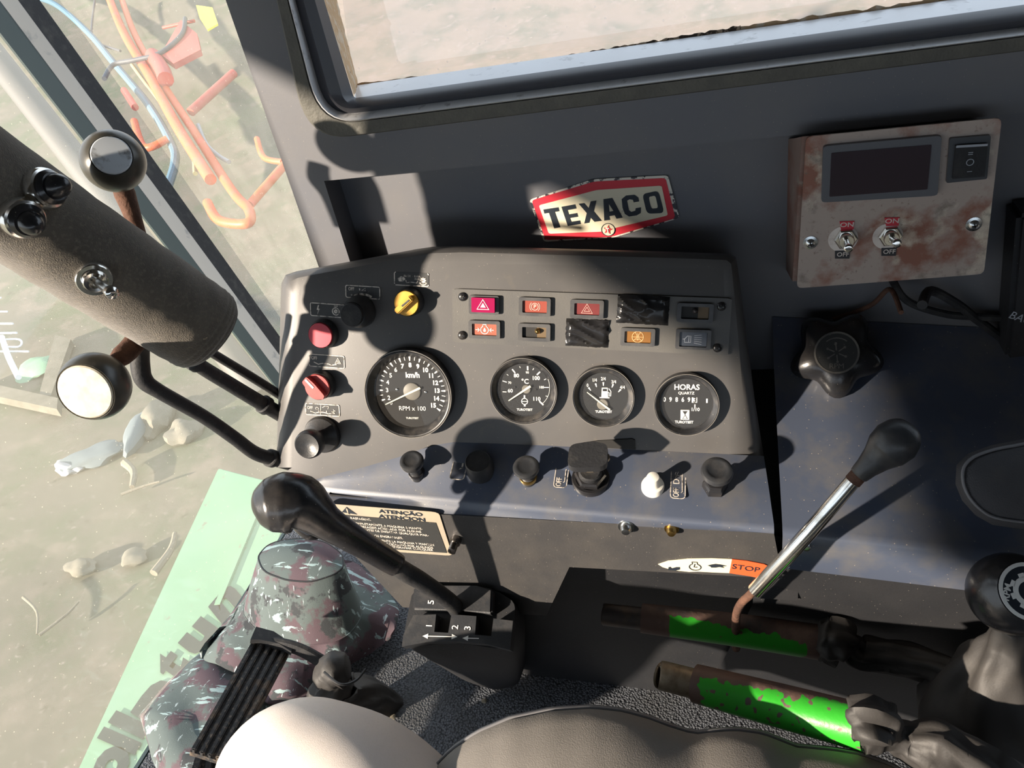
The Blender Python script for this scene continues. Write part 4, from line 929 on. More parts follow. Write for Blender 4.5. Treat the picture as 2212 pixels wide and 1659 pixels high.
for pts in ([(325, 545), (518, 516), (530, 566), (472, 576), (542, 775), (465, 788), (398, 588), (338, 597)],
            [(558, 510), (735, 478), (750, 532), (637, 552), (654, 607), (760, 590), (772, 638), (668, 655), (686, 703), (796, 685), (806, 730), (640, 758)],
            [(780, 470), (852, 462), (908, 525), (935, 440), (1010, 430), (975, 565), (1078, 690), (985, 703), (935, 648), (915, 715), (852, 725), (885, 590)],
            [(1100, 412), (1215, 395), (1348, 650), (1268, 663), (1245, 618), (1175, 630), (1185, 678), (1110, 688)],
            [(1560, 440), (1550, 390), (1500, 355), (1390, 365), (1335, 410), (1345, 520), (1375, 600), (1430, 635), (1530, 620), (1580, 590), (1585, 515), (1515, 528), (1510, 560), (1460, 575), (1430, 555), (1405, 430), (1440, 412), (1480, 420), (1490, 452)]):
    tpoly('letter', pts, .0015, 'txblack')
og = sm([(1600, 345), (1810, 300), (1885, 590), (1660, 600)], .25, 5); ig = sm([(1682, 382), (1770, 365), (1805, 525), (1718, 535)], .25, 5)
A3, B3 = polyon(og, mp, TP), polyon(ig, mp, TP); va = [b.verts.new(p + NY * .0017) for p in A3]; vb = [b.verts.new(p + NY * .0017) for p in B3]; nn_ = len(va)
for i in range(nn_): b.faces.new((va[i], va[(i + 1) % nn_], vb[(i + 1) % nn_], vb[i]))
part('letter', b, 'txblack', tx, smooth=False); b = B(); stroke(b, [(x_, y_) for x_, y_ in arc(0, 0, 90 * .16727 * .70 / F, 0, 360, 30)], .0006, frame(1120 + 1160 * .16727, 360 + 805 * .16727, TP) @ T(0, 0, .0015))
part('emblem_ring', b, 'txblack', tx, smooth=False)
b = B(); tpoly('x', [(1172, 475), (1228, 560), (1180, 568)], .0019, 'txcream', bm=b, fin=False)
part('letter_counter', b, 'txcream', tx, smooth=False)
sc_ = []
for k in range(10):
    a = math.radians(90 - 36 * k - 8); r_ = 62 if k % 2 == 0 else 25; sc_.append((1158 + r_ * math.cos(a), 805 - r_ * math.sin(a)))
b = tpoly('x', sc_, .0017, 'starred', fin=False); part('star', b, 'starred', tx, smooth=False)
b = B(); txt(b, 'T', 1120 + 1155 * .16727, 360 + 808 * .16727, .0055, -.12, TP, .0024, .04); part('star_letter', b, 'white', tx, smooth=False)

# ================================================================== CONTROL BOX
BY = .632; BP = plane_y(BY)
cb = thing('control_box', 'scuffed brown metal control box with display and toggle switches on the side wall', 'control box', frame(1930, 440, BP, -.08))
fr = [hit(x, y, BP) for x, y in ((1741, 294), (2163, 253), (2124, 590), (1721, 621))]
fr = [Vector(p) for p in sm([tuple(p) for p in fr], .035, 3)]
bm = B(); prism3(bm, fr, .0016, NY); part('front_plate', bm, 'boxm', cb, ang=20)
c4 = [hit(x, y, BP) for x, y in ((1727, 292), (2154, 257), (2115, 590), (1712, 612))]
c4[0] = hit(1733, 297, BP); c4[3] = hit(1712, 610, BP)
bk = [hit(x, y, plane_y(RECY)) for x, y in ((1703, 300), (2135, 276), (2098, 578), (1698, 582))]
bm = B(); loft(bm, [[p + Vector((0, .002, 0)) for p in c4], [p.lerp(q_, .5) for p, q_ in zip(c4, bk)], bk], closed=True, cap=True); part('housing', bm, 'boxs', cb, ang=20, label='rust-brown box body')
def bq(bm, pts, l0, th, r=.05): 
    P3 = [hit(x, y, BP) + NY * l0 for x, y in pts]; P3 = [Vector(p) for p in sm([tuple(p) for p in P3], r, 3)] if r else P3; return prism3(bm, P3, th, NY)
dsp = part('display', bq(B(), [(1777, 311), (2031, 288), (2022, 417), (1773, 432)], .0016, .004), 'dispb', cb, label='dark rectangular display in a grey bezel')
part('display_window', bq(B(), [(1794, 325), (2009, 307), (2000, 403), (1790, 419)], .0052, .0008, .02), 'disp', dsp)
rk = part('rocker_switch', bq(B(), [(2049, 295), (2137, 288), (2129, 382), (2041, 391)], .0016, .003), 'rocker', cb, label='black three-position rocker switch')
bm = B(); bq(bm, [(2060, 309), (2128, 304), (2121, 374), (2053, 379)], .0045, .003, 0)
part('rocker', bm, 'rub', rk); 
bm = B(); bq(bm, [(2061, 307), (2128, 303), (2127, 308), (2060, 312)], .0075, .0004, 0)
for s_, x, y in (('=', 2091, 325), ('–', 2089, 362)): txt(bm, s_, x, y, .0065, -.08, BP, .0077)
stroke(bm, arc(0, 0, .0024, 0, 360, 16), .0005, frame(2090, 343, BP) @ T(0, 0, .0076)); part('print', bm, 'symg', rk, smooth=False)
def toggle(x, y, tipx, tipy, onx, ony, ofx, ofy, lab):
    Mt = frame(x, y, BP, -.08) @ T(0, 0, .0016); s2 = depth(hit(x, y, BP)) / F
    o = part('toggle_switch', lathe(B(), [(30 * s2, 0), (30 * s2, .0006), (14 * s2, .0008)], Mt @ T(-5 * s2, -2 * s2, 0), 32), 'legend', cb, label=lab)
    bm = B(); bq(bm, [(onx - 16, ony - 8), (onx + 16, ony - 9), (onx + 14, ony + 9), (onx - 13, ony + 10)], .0018, .0006, 0); part('on_legend', bm, 'onred', o, label='red ON legend')
    bm = B(); bq(bm, [(ofx - 17, ofy - 8), (ofx + 16, ofy - 9), (ofx + 14, ofy + 9), (ofx - 17, ofy + 9)], .0018, .0006, 0); part('off_legend', bm, 'offblk', o, label='black OFF legend')
    bm = B(); txt(bm, 'ON', onx, ony - 1, .0056, -.04, BP, .0026, .01, 1.2, ); part('on_print', bm, 'legend', o, smooth=False); bm = B(); txt(bm, 'OFF', ofx, ofy, .0054, -.04, BP, .0026, .01, 1.0); part('off_print', bm, 'legend', o, smooth=False)
    part('nut', lathe(B(), [(24 * s2, .0006), (24 * s2, .0035), (21 * s2, .0045), (16 * s2, .0045), (15 * s2, .007), (12 * s2, .008), (9 * s2, .0075)], Mt, 6), 'chrome', o, ang=20)
    part('bushing', lathe(B(), [(16 * s2, .0045), (16 * s2, .0072), (14 * s2, .0085), (8 * s2, .0085), (7 * s2, .006)], Mt, 24), 'chrome', o)
    a = Mt @ Vector((0, 0, .006)); b_ = P(tipx, tipy, depth(a) - .016)
    part('switch_lever', tube(B(), [a, a.lerp(b_, .5), a.lerp(b_, .85), b_, a.lerp(b_, 1.03)], [.0019, .0025, .0034, .0034, .0014], 14, 3), 'chrome', o)
toggle(1826, 512, 1833, 537, 1829, 484, 1820, 547, 'chrome toggle switch, left one of the pair on the box')
toggle(1922, 506, 1938, 526, 1926, 476, 1920, 541, 'chrome toggle switch, right one of the pair on the box')
for x, y, r in ((1750, 522, 15), (2102, 482, 16)):
    Mb = frame(x, y, BP) @ T(0, 0, .0016); sb = depth(hit(x, y, BP)) / F
    o = part('screw', lathe(B(), [(r * sb, 0), (r * sb, .0008), (r * .65 * sb, .0012), (r * .6 * sb, .003), (r * .3 * sb, .0042), (0, .0045)], Mb, 20), 'zinc', cb)
    b = B(); [box(b, Mb @ RZ(20 + a) @ T(0, 0, .0042), r * .7 * sb, r * .16 * sb, .001) for a in (0, 90)]; part('slot', b, 'hole', o)
# cables below the box
def cable(name, pts, r, m, lab, cat='cable', par=None, d=None):
    return part(name, tube(B(), pts, r, 10, 8), m, par, label=lab, cat=cat)
W2 = lambda x, y, o_=.01: hit(x, y, plane_y(RECY - o_))
cable('cable', [Vector((W2(1968, 600).x, .63, W2(1968, 600).z)), W2(2010, 628, .02), W2(2065, 655, .012), W2(2110, 690, .01), W2(2170, 735, .01), W2(2240, 790, .01)], .0042, 'rub', 'grey sheathed cable running down to the right from the control box')
cable('cable', [W2(1925, 600, .02), W2(1960, 650, .012), W2(2040, 678, .01), W2(2120, 685, .01), W2(2230, 690, .01)], .0034, 'rub', 'thin black cable looping sideways below the control box')
cable('wire', [Vector((W2(1921, 604).x, .62, W2(1921, 604).z)), W2(1922, 625, .03), W2(1880, 660, .01), W2(1800, 690, .012)], .0022, 'rust', 'thin reddish wire hanging from the bottom of the control box', 'wire')
# dark module at the right edge
bm = B(); bx = [W2(x, y, 0) for x, y in ((2172, 430), (2290, 420), (2270, 720), (2150, 735))]; prism3(bm, bx, .035, NY)
bmesh.ops.bevel(bm, geom=bm.edges[:], offset=.004, segments=2, affect='EDGES')
mo = thing('plastic_module', 'dark plastic module at the right edge, beside the cable', 'module', W2(2180, 720, 0)); part('module_body', bm, 'lower', mo, ang=30)
bm = B(); txt(bm, 'BAGR', 2212, 690, .010, .35, plane_y(RECY - .035), .0004); part('print', bm, 'symg', mo, smooth=False)

# RPM hand wheel on the wall
kp = plane_y(RECY)
KN = Vector((-.05, -.80, .60)).normalized()
_kd = depth(hit(1800, 800, (back(LE0, .64), SHn))) - .035; kc = P(1807, 762, _kd) - KN * .034
Mk = mk(kc, KN, Vector((1, 0, -.05)))
hw = thing('rpm_hand_knob', 'large black lobed hand knob with an RPM emblem on the ledge', 'hand knob', Mk)
bm = B(); prof = [(.016, -.03), (.018, .0), (.030, .004), (.036, .012), (.036, .022), (.030, .030), (.018, .0335), (0, .034)]
seg = 60; rings = []
for r_, h_ in prof:
    rings.append([bm.verts.new(Mk @ Vector(((r_ * (1 + (.16 * math.cos(5 * 2 * math.pi * i / seg + 1.2) if .02 < r_ else 0))) * math.cos(2 * math.pi * i / seg), (r_ * (1 + (.16 * math.cos(5 * 2 * math.pi * i / seg + 1.2) if .02 < r_ else 0))) * math.sin(2 * math.pi * i / seg), h_))) for i in range(seg)] if r_ > 0 else [bm.verts.new(Mk @ Vector((0, 0, h_)))])
for a, b in zip(rings, rings[1:]):
    for i in range(seg):
        j = (i + 1) % seg; f_ = (a[i], a[j], b[j], b[i]) if len(b) > 1 else (a[i], a[j], b[0]); bm.faces.new(f_)
part('knob_body', bm, 'blkg', hw, ang=60)
Me = mk(kc + KN * .0352, KN, Vector((1, 0, -.03)))
part('emblem', lathe(B(), [(.0195, -.012), (.0195, 0), (0, .0003)], Me, 36), 'decalk', hw)
bm = B(); stroke(bm, arc(0, 0, .0185, 0, 360, 36), .0016, Me, z0=.0003)
for k in range(6):
    a = math.radians(60 * k + 95); stroke(bm, [(.002 * math.cos(a), .002 * math.sin(a)), (.0085 * math.cos(a), .0085 * math.sin(a))], .0009, Me, z0=.0004); stroke(bm, [(.0085 * math.cos(a) + x_, .0085 * math.sin(a) + y_) for x_, y_ in arc(0, 0, .0008, 0, 360, 6)], .0008, Me, z0=.0004)
text(bm, 'RPM', .0068, Me @ T(0, -.0125, .0005), .0); stroke(bm, arc(0, 0, .0135, 50, 130, 8), .0009, Me, z0=.0004)
part('emblem_print', bm, 'rim', hw, smooth=False)

# ================================================================== LEVERS
def sc(x, y, d, r): return P(x, y, d), r * d / F
def chain(lst):
    a = [sc(*q) for q in lst]; return [p for p, r in a], [r for p, r in a]
def proj(p):
    c = R.transposed() @ p; return CX + F * c.x / c.z, CY + F * c.y / c.z
def painted(bm, cond):
    for f in bm.faces:
        x, y = proj(f.calc_center_median()); c = f.calc_center_median()
        f.material_index = 1 if cond(x, y, noise.noise(c * 60), noise.noise(c * 190)) else 0
    return bm
# main gear lever and its gate housing
gl = thing('gear_lever', 'black gear lever with a large glossy moulded knob and numbered gate', 'gear lever', P(990, 1350, .93))
p_, r_ = chain([(545, 1100, .635, 8), (556, 1097, .636, 38), (580, 1092, .638, 58), (615, 1086, .640, 67), (650, 1088, .642, 62), (680, 1108, .645, 47), (705, 1128, .65, 38), (740, 1150, .66, 33), (790, 1180, .68, 29), (840, 1210, .70, 27), (858, 1221, .705, 25), (862, 1224, .706, 8)])
part('handle', tube(B(), p_, r_, 28, 5), 'blkg', gl, ang=80, label='glossy black moulded handle')
p_, r_ = chain([(640, 1135, .66, 10), (668, 1150, .665, 18), (690, 1150, .67, 12), (700, 1140, .672, 8)])
part('release_catch', tube(B(), p_, r_, 16, 5), 'blkg', gl)
p_, r_ = chain([(848, 1215, .702, 18), (875, 1235, .715, 21), (905, 1252, .728, 20), (950, 1283, .75, 19), (978, 1305, .768, 18), (992, 1325, .80, 18)])
part('shaft', tube(B(), p_, r_, 16, 5), 'rub', gl)
GPn = (Vector((0, -.45, .89))).normalized(); GP = (P(990, 1350, .765), GPn)
def gp(pts, off=0): return [hit(x, y, (GP[0] + GPn * off, GPn)) for x, y in pts]
bm = B(); prism3(bm, [p - GPn * .012 for p in gp([(893, 1267), (920, 1262), (1030, 1265), (1064, 1272), (1062, 1326), (1000, 1318), (890, 1316)])], .012, GPn); bmesh.ops.bevel(bm, geom=bm.edges[:], offset=.002, segments=2, affect='EDGES'); part('gate_plate', bm, 'blk', gl, ang=30, label='rear half of the gate plate')
bm = B(); prism3(bm, [p - GPn * .012 for p in gp([(893, 1329), (942, 1327), (938, 1365), (968, 1367), (975, 1327), (1029, 1331), (1026, 1371), (1061, 1374), (1066, 1336), (1108, 1341), (1102, 1404), (1050, 1391), (985, 1385), (920, 1387), (868, 1397), (871, 1372)])], .012, GPn); part('gate_plate', bm, 'blk', gl, smooth=False, label='comb-shaped front half of the gate plate')
top = gp([(893, 1268), (1066, 1272), (1112, 1300), (1112, 1345), (1104, 1406), (985, 1388), (868, 1399), (880, 1330)], -.013)
mid = [P(x, y, d) for x, y, d in ((900, 1290, .83), (1070, 1290, .83), (1130, 1310, .83), (1136, 1370, .82), (1110, 1430, .80), (1000, 1430, .79), (880, 1405, .78), (885, 1350, .81))]
bot = [P(x, y, depth(hit(x, y, FL)) - .04) for x, y in ((960, 1360), (1080, 1360), (1130, 1380), (1136, 1430), (1120, 1480), (1070, 1492), (1000, 1470), (930, 1420))]
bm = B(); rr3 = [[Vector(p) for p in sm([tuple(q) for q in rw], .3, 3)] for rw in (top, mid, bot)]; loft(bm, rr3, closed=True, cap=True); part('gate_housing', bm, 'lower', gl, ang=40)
bm = B(); pl_ = (GP[0], GPn)
for s_, x, y in (('1', 928, 1352), ('2', 984, 1355), ('3', 1011, 1357)): text(bm, s_, .0095, frame(x, y, pl_, .06) @ T(0, 0, .0004) @ RZ(90), .005)
text(bm, '5', .0095, frame(932, 1301, pl_, .06) @ T(0, 0, .0004) @ RZ(90), .01)
for x0_, x1_, y_, dbl in ((920, 981, 1375, 1), (1005, 1033, 1379, 0)):
    Mg = frame((x0_ + x1_) / 2, y_, pl_, .02) @ T(0, 0, .0004); L_ = (x1_ - x0_) / 2 * .9 / F
    stroke(bm, [(-L_, 0), (L_, 0)], .0008, Mg); prism(bm, [(-L_ - .002, 0), (-L_ + .004, .0025), (-L_ + .004, -.0025)], 0, .0002, Mg)
    if dbl: prism(bm, [(L_ + .002, 0), (L_ - .004, -.0025), (L_ - .004, .0025)], 0, .0002, Mg)
part('gate_numbers', bm, 'white', gl, smooth=False)
# chrome throttle lever
tl = thing('throttle_lever', 'chrome lever with black ball grip rising beside the STOP sticker', 'lever', P(1590, 1330, .80))
p_, r_ = chain([(1970, 920, .555, 8), (1965, 925, .555, 28), (1953, 936, .555, 42), (1935, 953, .556, 49), (1914, 972, .56, 45), (1893, 991, .563, 32), (1872, 1010, .566, 24), (1855, 1026, .57, 20), (1851, 1030, .57, 8)])
part('grip', tube(B(), p_, r_, 24, 5), 'blk', tl, ang=80, label='black ball grip')
p_, r_ = chain([(1862, 1018, .569, 18), (1842, 1040, .573, 18)]); part('collar', tube(B(), p_, r_, 18, 1), 'rust', tl, label='rusty collar')
p_, r_ = chain([(1850, 1030, .572, 16.5), (1750, 1147, .60, 17), (1632, 1276, .645, 17)]); part('rod', tube(B(), p_, r_, 20, 4), 'chrome', tl)
p_, r_ = chain([(1650, 1255, .64, 9), (1620, 1285, .66, 9), (1600, 1305, .68, 9), (1590, 1335, .72, 9), (1590, 1400, .80, 9)]); part('rusty_rod', tube(B(), p_, r_, 12, 4), 'rust', tl)
# two green tube levers
def fold(seed, amp, fa=7, fl=9): return lambda t, a: 1 + amp * noise.noise(Vector((math.cos(a) * fa * .35, math.sin(a) * fa * .35, t * fl + seed))) + amp * .5 * math.sin(a * fa + t * 9 + seed)
l1 = thing('tube_lever', 'upper steel tube lever with patches of green paint and dark inner rod', 'lever', P(2060, 1450, .72), 'green painted tube levers')
p_, r_ = chain([(1308, 1328, .80, 22), (1312, 1328, .80, 23.5), (1420, 1340, .785, 24)]); part('inner_rod', tube(B(), p_, r_, 20, 3), 'dkrod', l1)
p_, r_ = chain([(1386, 1335, .79, 31), (1600, 1362, .765, 35), (1800, 1392, .74, 38)]); part('sleeve', painted(tube(B(), p_, r_, 150, 130), lambda x, y, a, b: 1446 < x < 1735 + 30 * a and ((y - (1335 + (x - 1386) * .138)) / 33 > -.55 + (x - 1446) / 290 * .75 + .35 * a + .25 * b)), ['barebrown', 'greenp'], l1, label='brown steel sleeve with green paint patches')
p_, r_ = chain([(1765, 1375, .735, 30), (1785, 1380, .733, 46), (1815, 1385, .73, 48), (1835, 1395, .73, 26), (1860, 1410, .73, 34), (1930, 1420, .72, 36), (2010, 1440, .70, 32), (2080, 1470, .68, 40)])
part('leather_boot', tube(B(), p_, r_, 30, 7, fold=fold(2, .28)), 'leather', l1, ang=80, label='tied black leather boot')
l2 = thing('tube_lever', 'lower steel tube lever with bright green paint and raw steel end', 'lever', P(2060, 1640, .6), 'green painted tube levers')
p_, r_ = chain([(1428, 1459, .70, 27), (1433, 1460, .70, 31), (1530, 1485, .685, 32)]); part('inner_rod', tube(B(), p_, r_, 24, 3), 'rawend', l2, label='raw steel rod end')
p_, r_ = chain([(1502, 1476, .688, 40), (1680, 1523, .65, 46), (1868, 1572, .61, 50)]); part('sleeve', painted(tube(B(), p_, r_, 150, 130), lambda x, y, a, b: x > 1512 + 12 * b and ((y - (1476 + (x - 1502) * .262)) / 45 > -.38 - (x - 1560) / 300 * .4 + .35 * a + .3 * b) and b < .42), ['barebrown', 'greenp'], l2, label='green painted sleeve')
p_, r_ = chain([(1850, 1560, .605, 44), (1875, 1560, .60, 56), (1905, 1575, .60, 52), (1930, 1590, .60, 30), (1960, 1600, .60, 40), (2030, 1625, .59, 62), (2100, 1680, .57, 80), (2180, 1760, .55, 90)])
part('leather_boot', tube(B(), p_, r_, 30, 7, fold=fold(5, .28)), 'leather', l2, ang=80, label='bunched black leather boot')
# right gear lever
gr = thing('gear_shift_knob', 'black ball gear knob with white gear wheel emblem on a leather boot', 'gear knob', P(2150, 1600, .68))
kc = P(2184, 1282, .56); kr = 87 * .56 / F
EN = (Vector((0, 0, 0)) - kc).normalized(); EN = (EN + (R @ Vector((.48, -.05, 0)))).normalized()
Mq = mk(kc, EN, R @ Vector((1, .1, 0)))
prof = [(kr * math.sin(math.radians(a)), -kr * math.cos(math.radians(a))) for a in range(12, 135, 8)] + [(kr * .70, kr * .73), (0, kr * .74)]
part('ball_knob', lathe(B(), prof, Mq, 40), 'blkg', gr, ang=50)
Mq = Mq @ T(0, 0, kr * .742)
part('emblem', lathe(B(), [(kr * .68, -.001), (kr * .68, .0006), (0, .0007)], Mq, 40), 'txblack', gr)
bm = B(); stroke(bm, arc(0, 0, kr * .64, 0, 360, 40), kr * .09, Mq, z0=.0007); stroke(bm, arc(0, 0, kr * .30, 0, 360, 30), kr * .12, Mq, z0=.0007)
prism(bm, arc(0, 0, kr * .10, 0, 360, 16)[:-1], .0007, .0010, Mq)
for k in range(8): a = math.radians(45 * k + 20); stroke(bm, [(kr * .33 * math.cos(a), kr * .33 * math.sin(a)), (kr * .44 * math.cos(a), kr * .44 * math.sin(a))], kr * .14, Mq, z0=.0007)
text(bm, 'RPM', kr * .22, Mq @ T(-kr * .5, -kr * .06, .0008) @ RZ(75), .02)
part('emblem_print', bm, 'white', gr, smooth=False)
p_, r_ = chain([(2190, 1350, .60, 34), (2180, 1390, .61, 44), (2165, 1430, .62, 62), (2150, 1490, .64, 105), (2150, 1560, .66, 150), (2180, 1640, .69, 175)])
part('leather_boot', tube(B(), p_, r_, 60, 8, fold=fold(9, .16, 6, 5)), 'leather', gr, ang=80, label='draped black leather boot')

# ================================================================== SEAT, ARMREST, PERSON
def cushion_rows(outl, d0, off):
    rows = []
    for (dy, dd, dz) in off:
        rows.append([P(x, y + dy, d0(x) + dd) + Vector((0, 0, dz)) for x, y in outl])
    return rows
raw = [(880, 1720), (930, 1659), (975, 1612), (1030, 1575), (1100, 1545), (1190, 1526), (1280, 1521), (1345, 1528), (1400, 1543), (1450, 1562), (1500, 1577), (1540, 1572), (1590, 1569), (1650, 1577), (1720, 1605), (1800, 1612), (1860, 1622), (1930, 1648), (2000, 1690), (2060, 1740)]
outl = [(p.x, p.y) for p in resample([Vector((x, y, 0)) for x, y in raw], 60)]
d0 = lambda x: .64 - .00004 * (x - 1000)
se = thing('seat', 'grey vinyl seat cushion with wavy piped edge at the bottom', 'seat', P(1400, 1900, .62))
rows = cushion_rows(outl, d0, ((60, .10, -.08), (20, .05, -.035), (4, .02, -.006), (0, .006, 0), (3, .0, 0), (8, -.004, 0)))
bm = B(); loft(bm, rows); part('cushion_border', bm, 'piping', se, ang=70)
rows = cushion_rows(outl, d0, ((8, -.003, 0), (12, -.009, 0), (40, -.02, 0), (110, -.04, 0), (260, -.07, 0), (420, -.09, 0)))
bm = B(); loft(bm, rows); part('cushion', bm, 'seat', se, ang=70)
bm = B(); tube(bm, [P(x, y + 7, d0(x) - .004) for x, y in outl], .0016, 8, 1); part('piping', bm, 'piping', se)
# armrest
ar = thing('armrest', 'black stitched armrest pad at the right edge above the ledge', 'armrest', P(2200, 1150, .58))
o1 = [(2480, 900), (2300, 925), (2212, 948), (2140, 962), (2090, 980), (2066, 1005), (2064, 1040), (2078, 1075), (2105, 1105), (2140, 1125), (2212, 1136), (2300, 1140), (2480, 1140)]
cc = Vector((2230, 1050))
def sca(k, dx=0, dy=0): return [(cc.x + (x - cc.x) * k + dx, cc.y + (y - cc.y) * k + dy) for x, y in o1]
bm = B(); loft(bm, [[P(x, y, .60) for x, y in sca(.02, 0, 18)], [P(x, y, .60) for x, y in sca(.8, 0, 16)], [P(x, y, .585) for x, y in sca(.96, 0, 12)], [P(x, y, .56) for x, y in sca(1.0, 0, 6)], [P(x, y, .540) for x, y in sca(1.0)], [P(x, y, .531) for x, y in sca(.93)], [P(x, y, .526) for x, y in sca(.8)], [P(x, y, .524) for x, y in sca(.4)], [P(x, y, .524) for x, y in sca(.02)]], closed=True, cap=True); part('pad', bm, 'arm', ar, ang=80)
bm = B(); tube(bm, [P(x, y, .5285) for x, y in sca(.90)], .0011, 8, 3); part('seam', bm, 'piping', ar)
# person : knee and leg in pale trousers
p_, r_ = chain([(960, 2350, .52, 270), (945, 2120, .565, 235), (890, 1890, .62, 200), (800, 1745, .645, 172), (705, 1675, .665, 150), (640, 1652, .685, 132), (585, 1675, .715, 118), (560, 1745, .78, 100), (545, 1800, .86, 82), (540, 1840, .93, 66), (538, 1865, .985, 58)])
bm = B(); tube(bm, p_, r_, 36, 7, fold=lambda t, a: 1 + .03 * noise.noise(Vector((math.cos(a) * 1.5, math.sin(a) * 1.5, t * 9))))
part('person', bm, 'trous', None, ang=80, label='seated person, knee in pale cream trousers, beside the ribbed pedal', cat='person')
pn = bpy.data.objects['person']; ft = P(538, 1880, 1.0)
part('shoe', tube(B(), [ft + Vector((.08, 0, -.03)), ft + Vector((.05, 0, -.02)), ft + Vector((-.03, .01, -.02)), ft + Vector((-.10, .02, -.035)), ft + Vector((-.14, .02, -.04))], [.02, .045, .045, .035, .015], 16, 5), 'leather', pn, ang=80, label='dark shoe')

# ================================================================== STEERING COLUMN
sc0 = P(430, 705, .66)
col = thing('steering_column', 'steering column wrapped in dark brown felt with switches and ball-knobbed levers', 'steering column', sc0)
p_, r_ = chain([(-700, -40, .40, 165), (-300, 225, .47, 142), (0, 425, .545, 121), (150, 525, .58, 113), (300, 622, .62, 105), (400, 686, .648, 99), (440, 712, .66, 94), (452, 720, .664, 80)])
bm = B(); tube(bm, p_, r_, 60, 10, fold=lambda t, a: 1 + .018 * noise.noise(Vector((math.cos(a) * 2, math.sin(a) * 2, t * 30))) + (.022 * max(0, math.sin((t - .7) * 150 + a * .6)) if t > .78 else 0))
part('felt_wrap', bm, 'cloth', col, ang=80)
bc = bmesh.new(); bc.from_mesh(bpy.data.objects[col.children[0].name].data); bc.transform(WM[col.name]); cb_ = BVHTree.FromBMesh(bc); bc.free()
def oncol(x, y):
    loc, nn, i, d = cb_.ray_cast(Vector(), ray(x, y).normalized())
    if nn.dot(loc) > 0: nn = -nn
    return loc, nn
for x, y, lab in ((96, 408, 'black rubber-booted push button, upper of the pair on the column'), (48, 470, 'black rubber-booted push button, lower of the pair on the column')):
    loc, nn = oncol(x, y); Mb = mk(loc, (nn + (R @ Vector((.35, .15, 0)))).normalized(), R @ Vector((1, 0, 0))); s2 = depth(loc) / F
    o = part('push_button', lathe(B(), [(47 * s2, -.006), (46 * s2, .002), (42 * s2, .005), (33 * s2, .006), (31 * s2, .004)], Mb, 36), 'chrome', col, label=lab)
    part('rubber_dome', lathe(B(), [(36 * s2, .002), (37 * s2, .008), (30 * s2, .011), (26 * s2, .011), (24 * s2, .017), (14 * s2, .022), (0, .024)], Mb, 36), 'blkg', o)
loc, nn = oncol(203, 602); s2 = depth(loc) / F; Mb = mk(loc, (nn + (R @ Vector((.1, .1, 0)))).normalized(), R @ Vector((1, .2, 0)))
o = part('toggle_switch', lathe(B(), [(38 * s2, -.002), (38 * s2, .002), (35 * s2, .0035), (27 * s2, .0035), (26 * s2, .005), (22 * s2, .007), (15 * s2, .0065), (14 * s2, .002)], Mb, 36), 'chrome', col, label='chrome toggle switch on the felt wrap')
a = Mb @ Vector((0, 0, .002)); b_ = P(243, 633, depth(a) - .022); part('switch_lever', tube(B(), [a, a.lerp(b_, .5), a.lerp(b_, .9), b_, a.lerp(b_, 1.05)], [.0028, .0032, .0046, .0046, .0018], 16, 3), 'chrome', o)
def capknob(x, y, d, r, nrm, capm, lab, stem, capr=.6):
    c = P(x, y, d); kr = r * d / F; Mq = mk(c, nrm.normalized(), R @ Vector((1, 0, 0)))
    cut = math.degrees(math.asin(capr * 1.06)); prof = [(kr * math.sin(math.radians(a)), -kr * math.cos(math.radians(a)) * .93) for a in range(10, int(180 - cut), 6)]
    prof += [(kr * capr * 1.06, kr * math.cos(math.radians(cut)) * .93), (kr * capr, kr * (math.cos(math.radians(cut)) * .93 - .04))]
    zc = prof[-1][1]
    pp, rr2 = chain(stem)
    o = part('column_lever', tube(B(), pp, rr2, 16, 4), 'rust', col, label=lab)
    part('ball_knob', lathe(B(), prof, Mq, 40), 'knobw', o)
    part('knob_cap', lathe(B(), [(kr * capr, zc - .004), (kr * capr, zc + .0012), (kr * capr * .95, zc + .002), (0, zc + .0024)], Mq, 36), capm, o)
    return Mq
capknob(245, 348, .62, 66, R @ Vector((.42, .02, -1)), 'metalc', 'rusty column lever with ball knob and scratched grey cap', [(258, 385, .65, 20), (270, 420, .66, 22), (285, 462, .665, 18), (310, 540, .68, 14)], .60)
capknob(205, 834, .60, 74, R @ Vector((-.04, .36, -1)), 'cream', 'rusty column lever with ball knob and cream cap', [(245, 785, .62, 14), (262, 770, .625, 22), (285, 748, .635, 23), (320, 700, .65, 23)], .80)
# tubes from the column to the console
def ptube(name, lst, m, lab, cat, clamps=()):
    pp, rr2 = chain(lst); t_ = thing(name, lab, cat, pp[0], 'black tubes from the column to the console'); part('tube', tube(B(), pp, rr2, 16, 8), m, t_)
    for (x, y, d, r, x2, y2) in clamps:
        a = P(x, y, d); dirv = (P(x2, y2, d + .01) - a).normalized(); Mc = mk(a, dirv); rr3 = r * d / F
        part('clamp', lathe(B(), [(rr3, -.004), (rr3 * 1.15, -.003), (rr3 * 1.15, .003), (rr3, .004)], Mc, 20), 'rub', t_)
    return t_
ptube('steering_tube', [(302, 745, .66, 20), (303, 790, .665, 20), (312, 822, .67, 19), (345, 846, .68, 16), (440, 900, .72, 15), (505, 945, .75, 15), (550, 978, .78, 15), (592, 992, .80, 15), (660, 1010, .84, 15)], 'rub', 'bent black tube, lowest of the three leading to the console', 'tube', ((586, 990, .797, 17, 600, 994),))
ptube('steering_tube', [(370, 735, .68, 17), (420, 782, .70, 16), (500, 832, .74, 16), (570, 874, .78, 16), (640, 915, .82, 16)], 'rub', 'straight black tube with clamps, middle of the three leading to the console', 'tube', ((422, 783, .70, 18, 440, 794), (572, 875, .781, 18, 590, 886)))
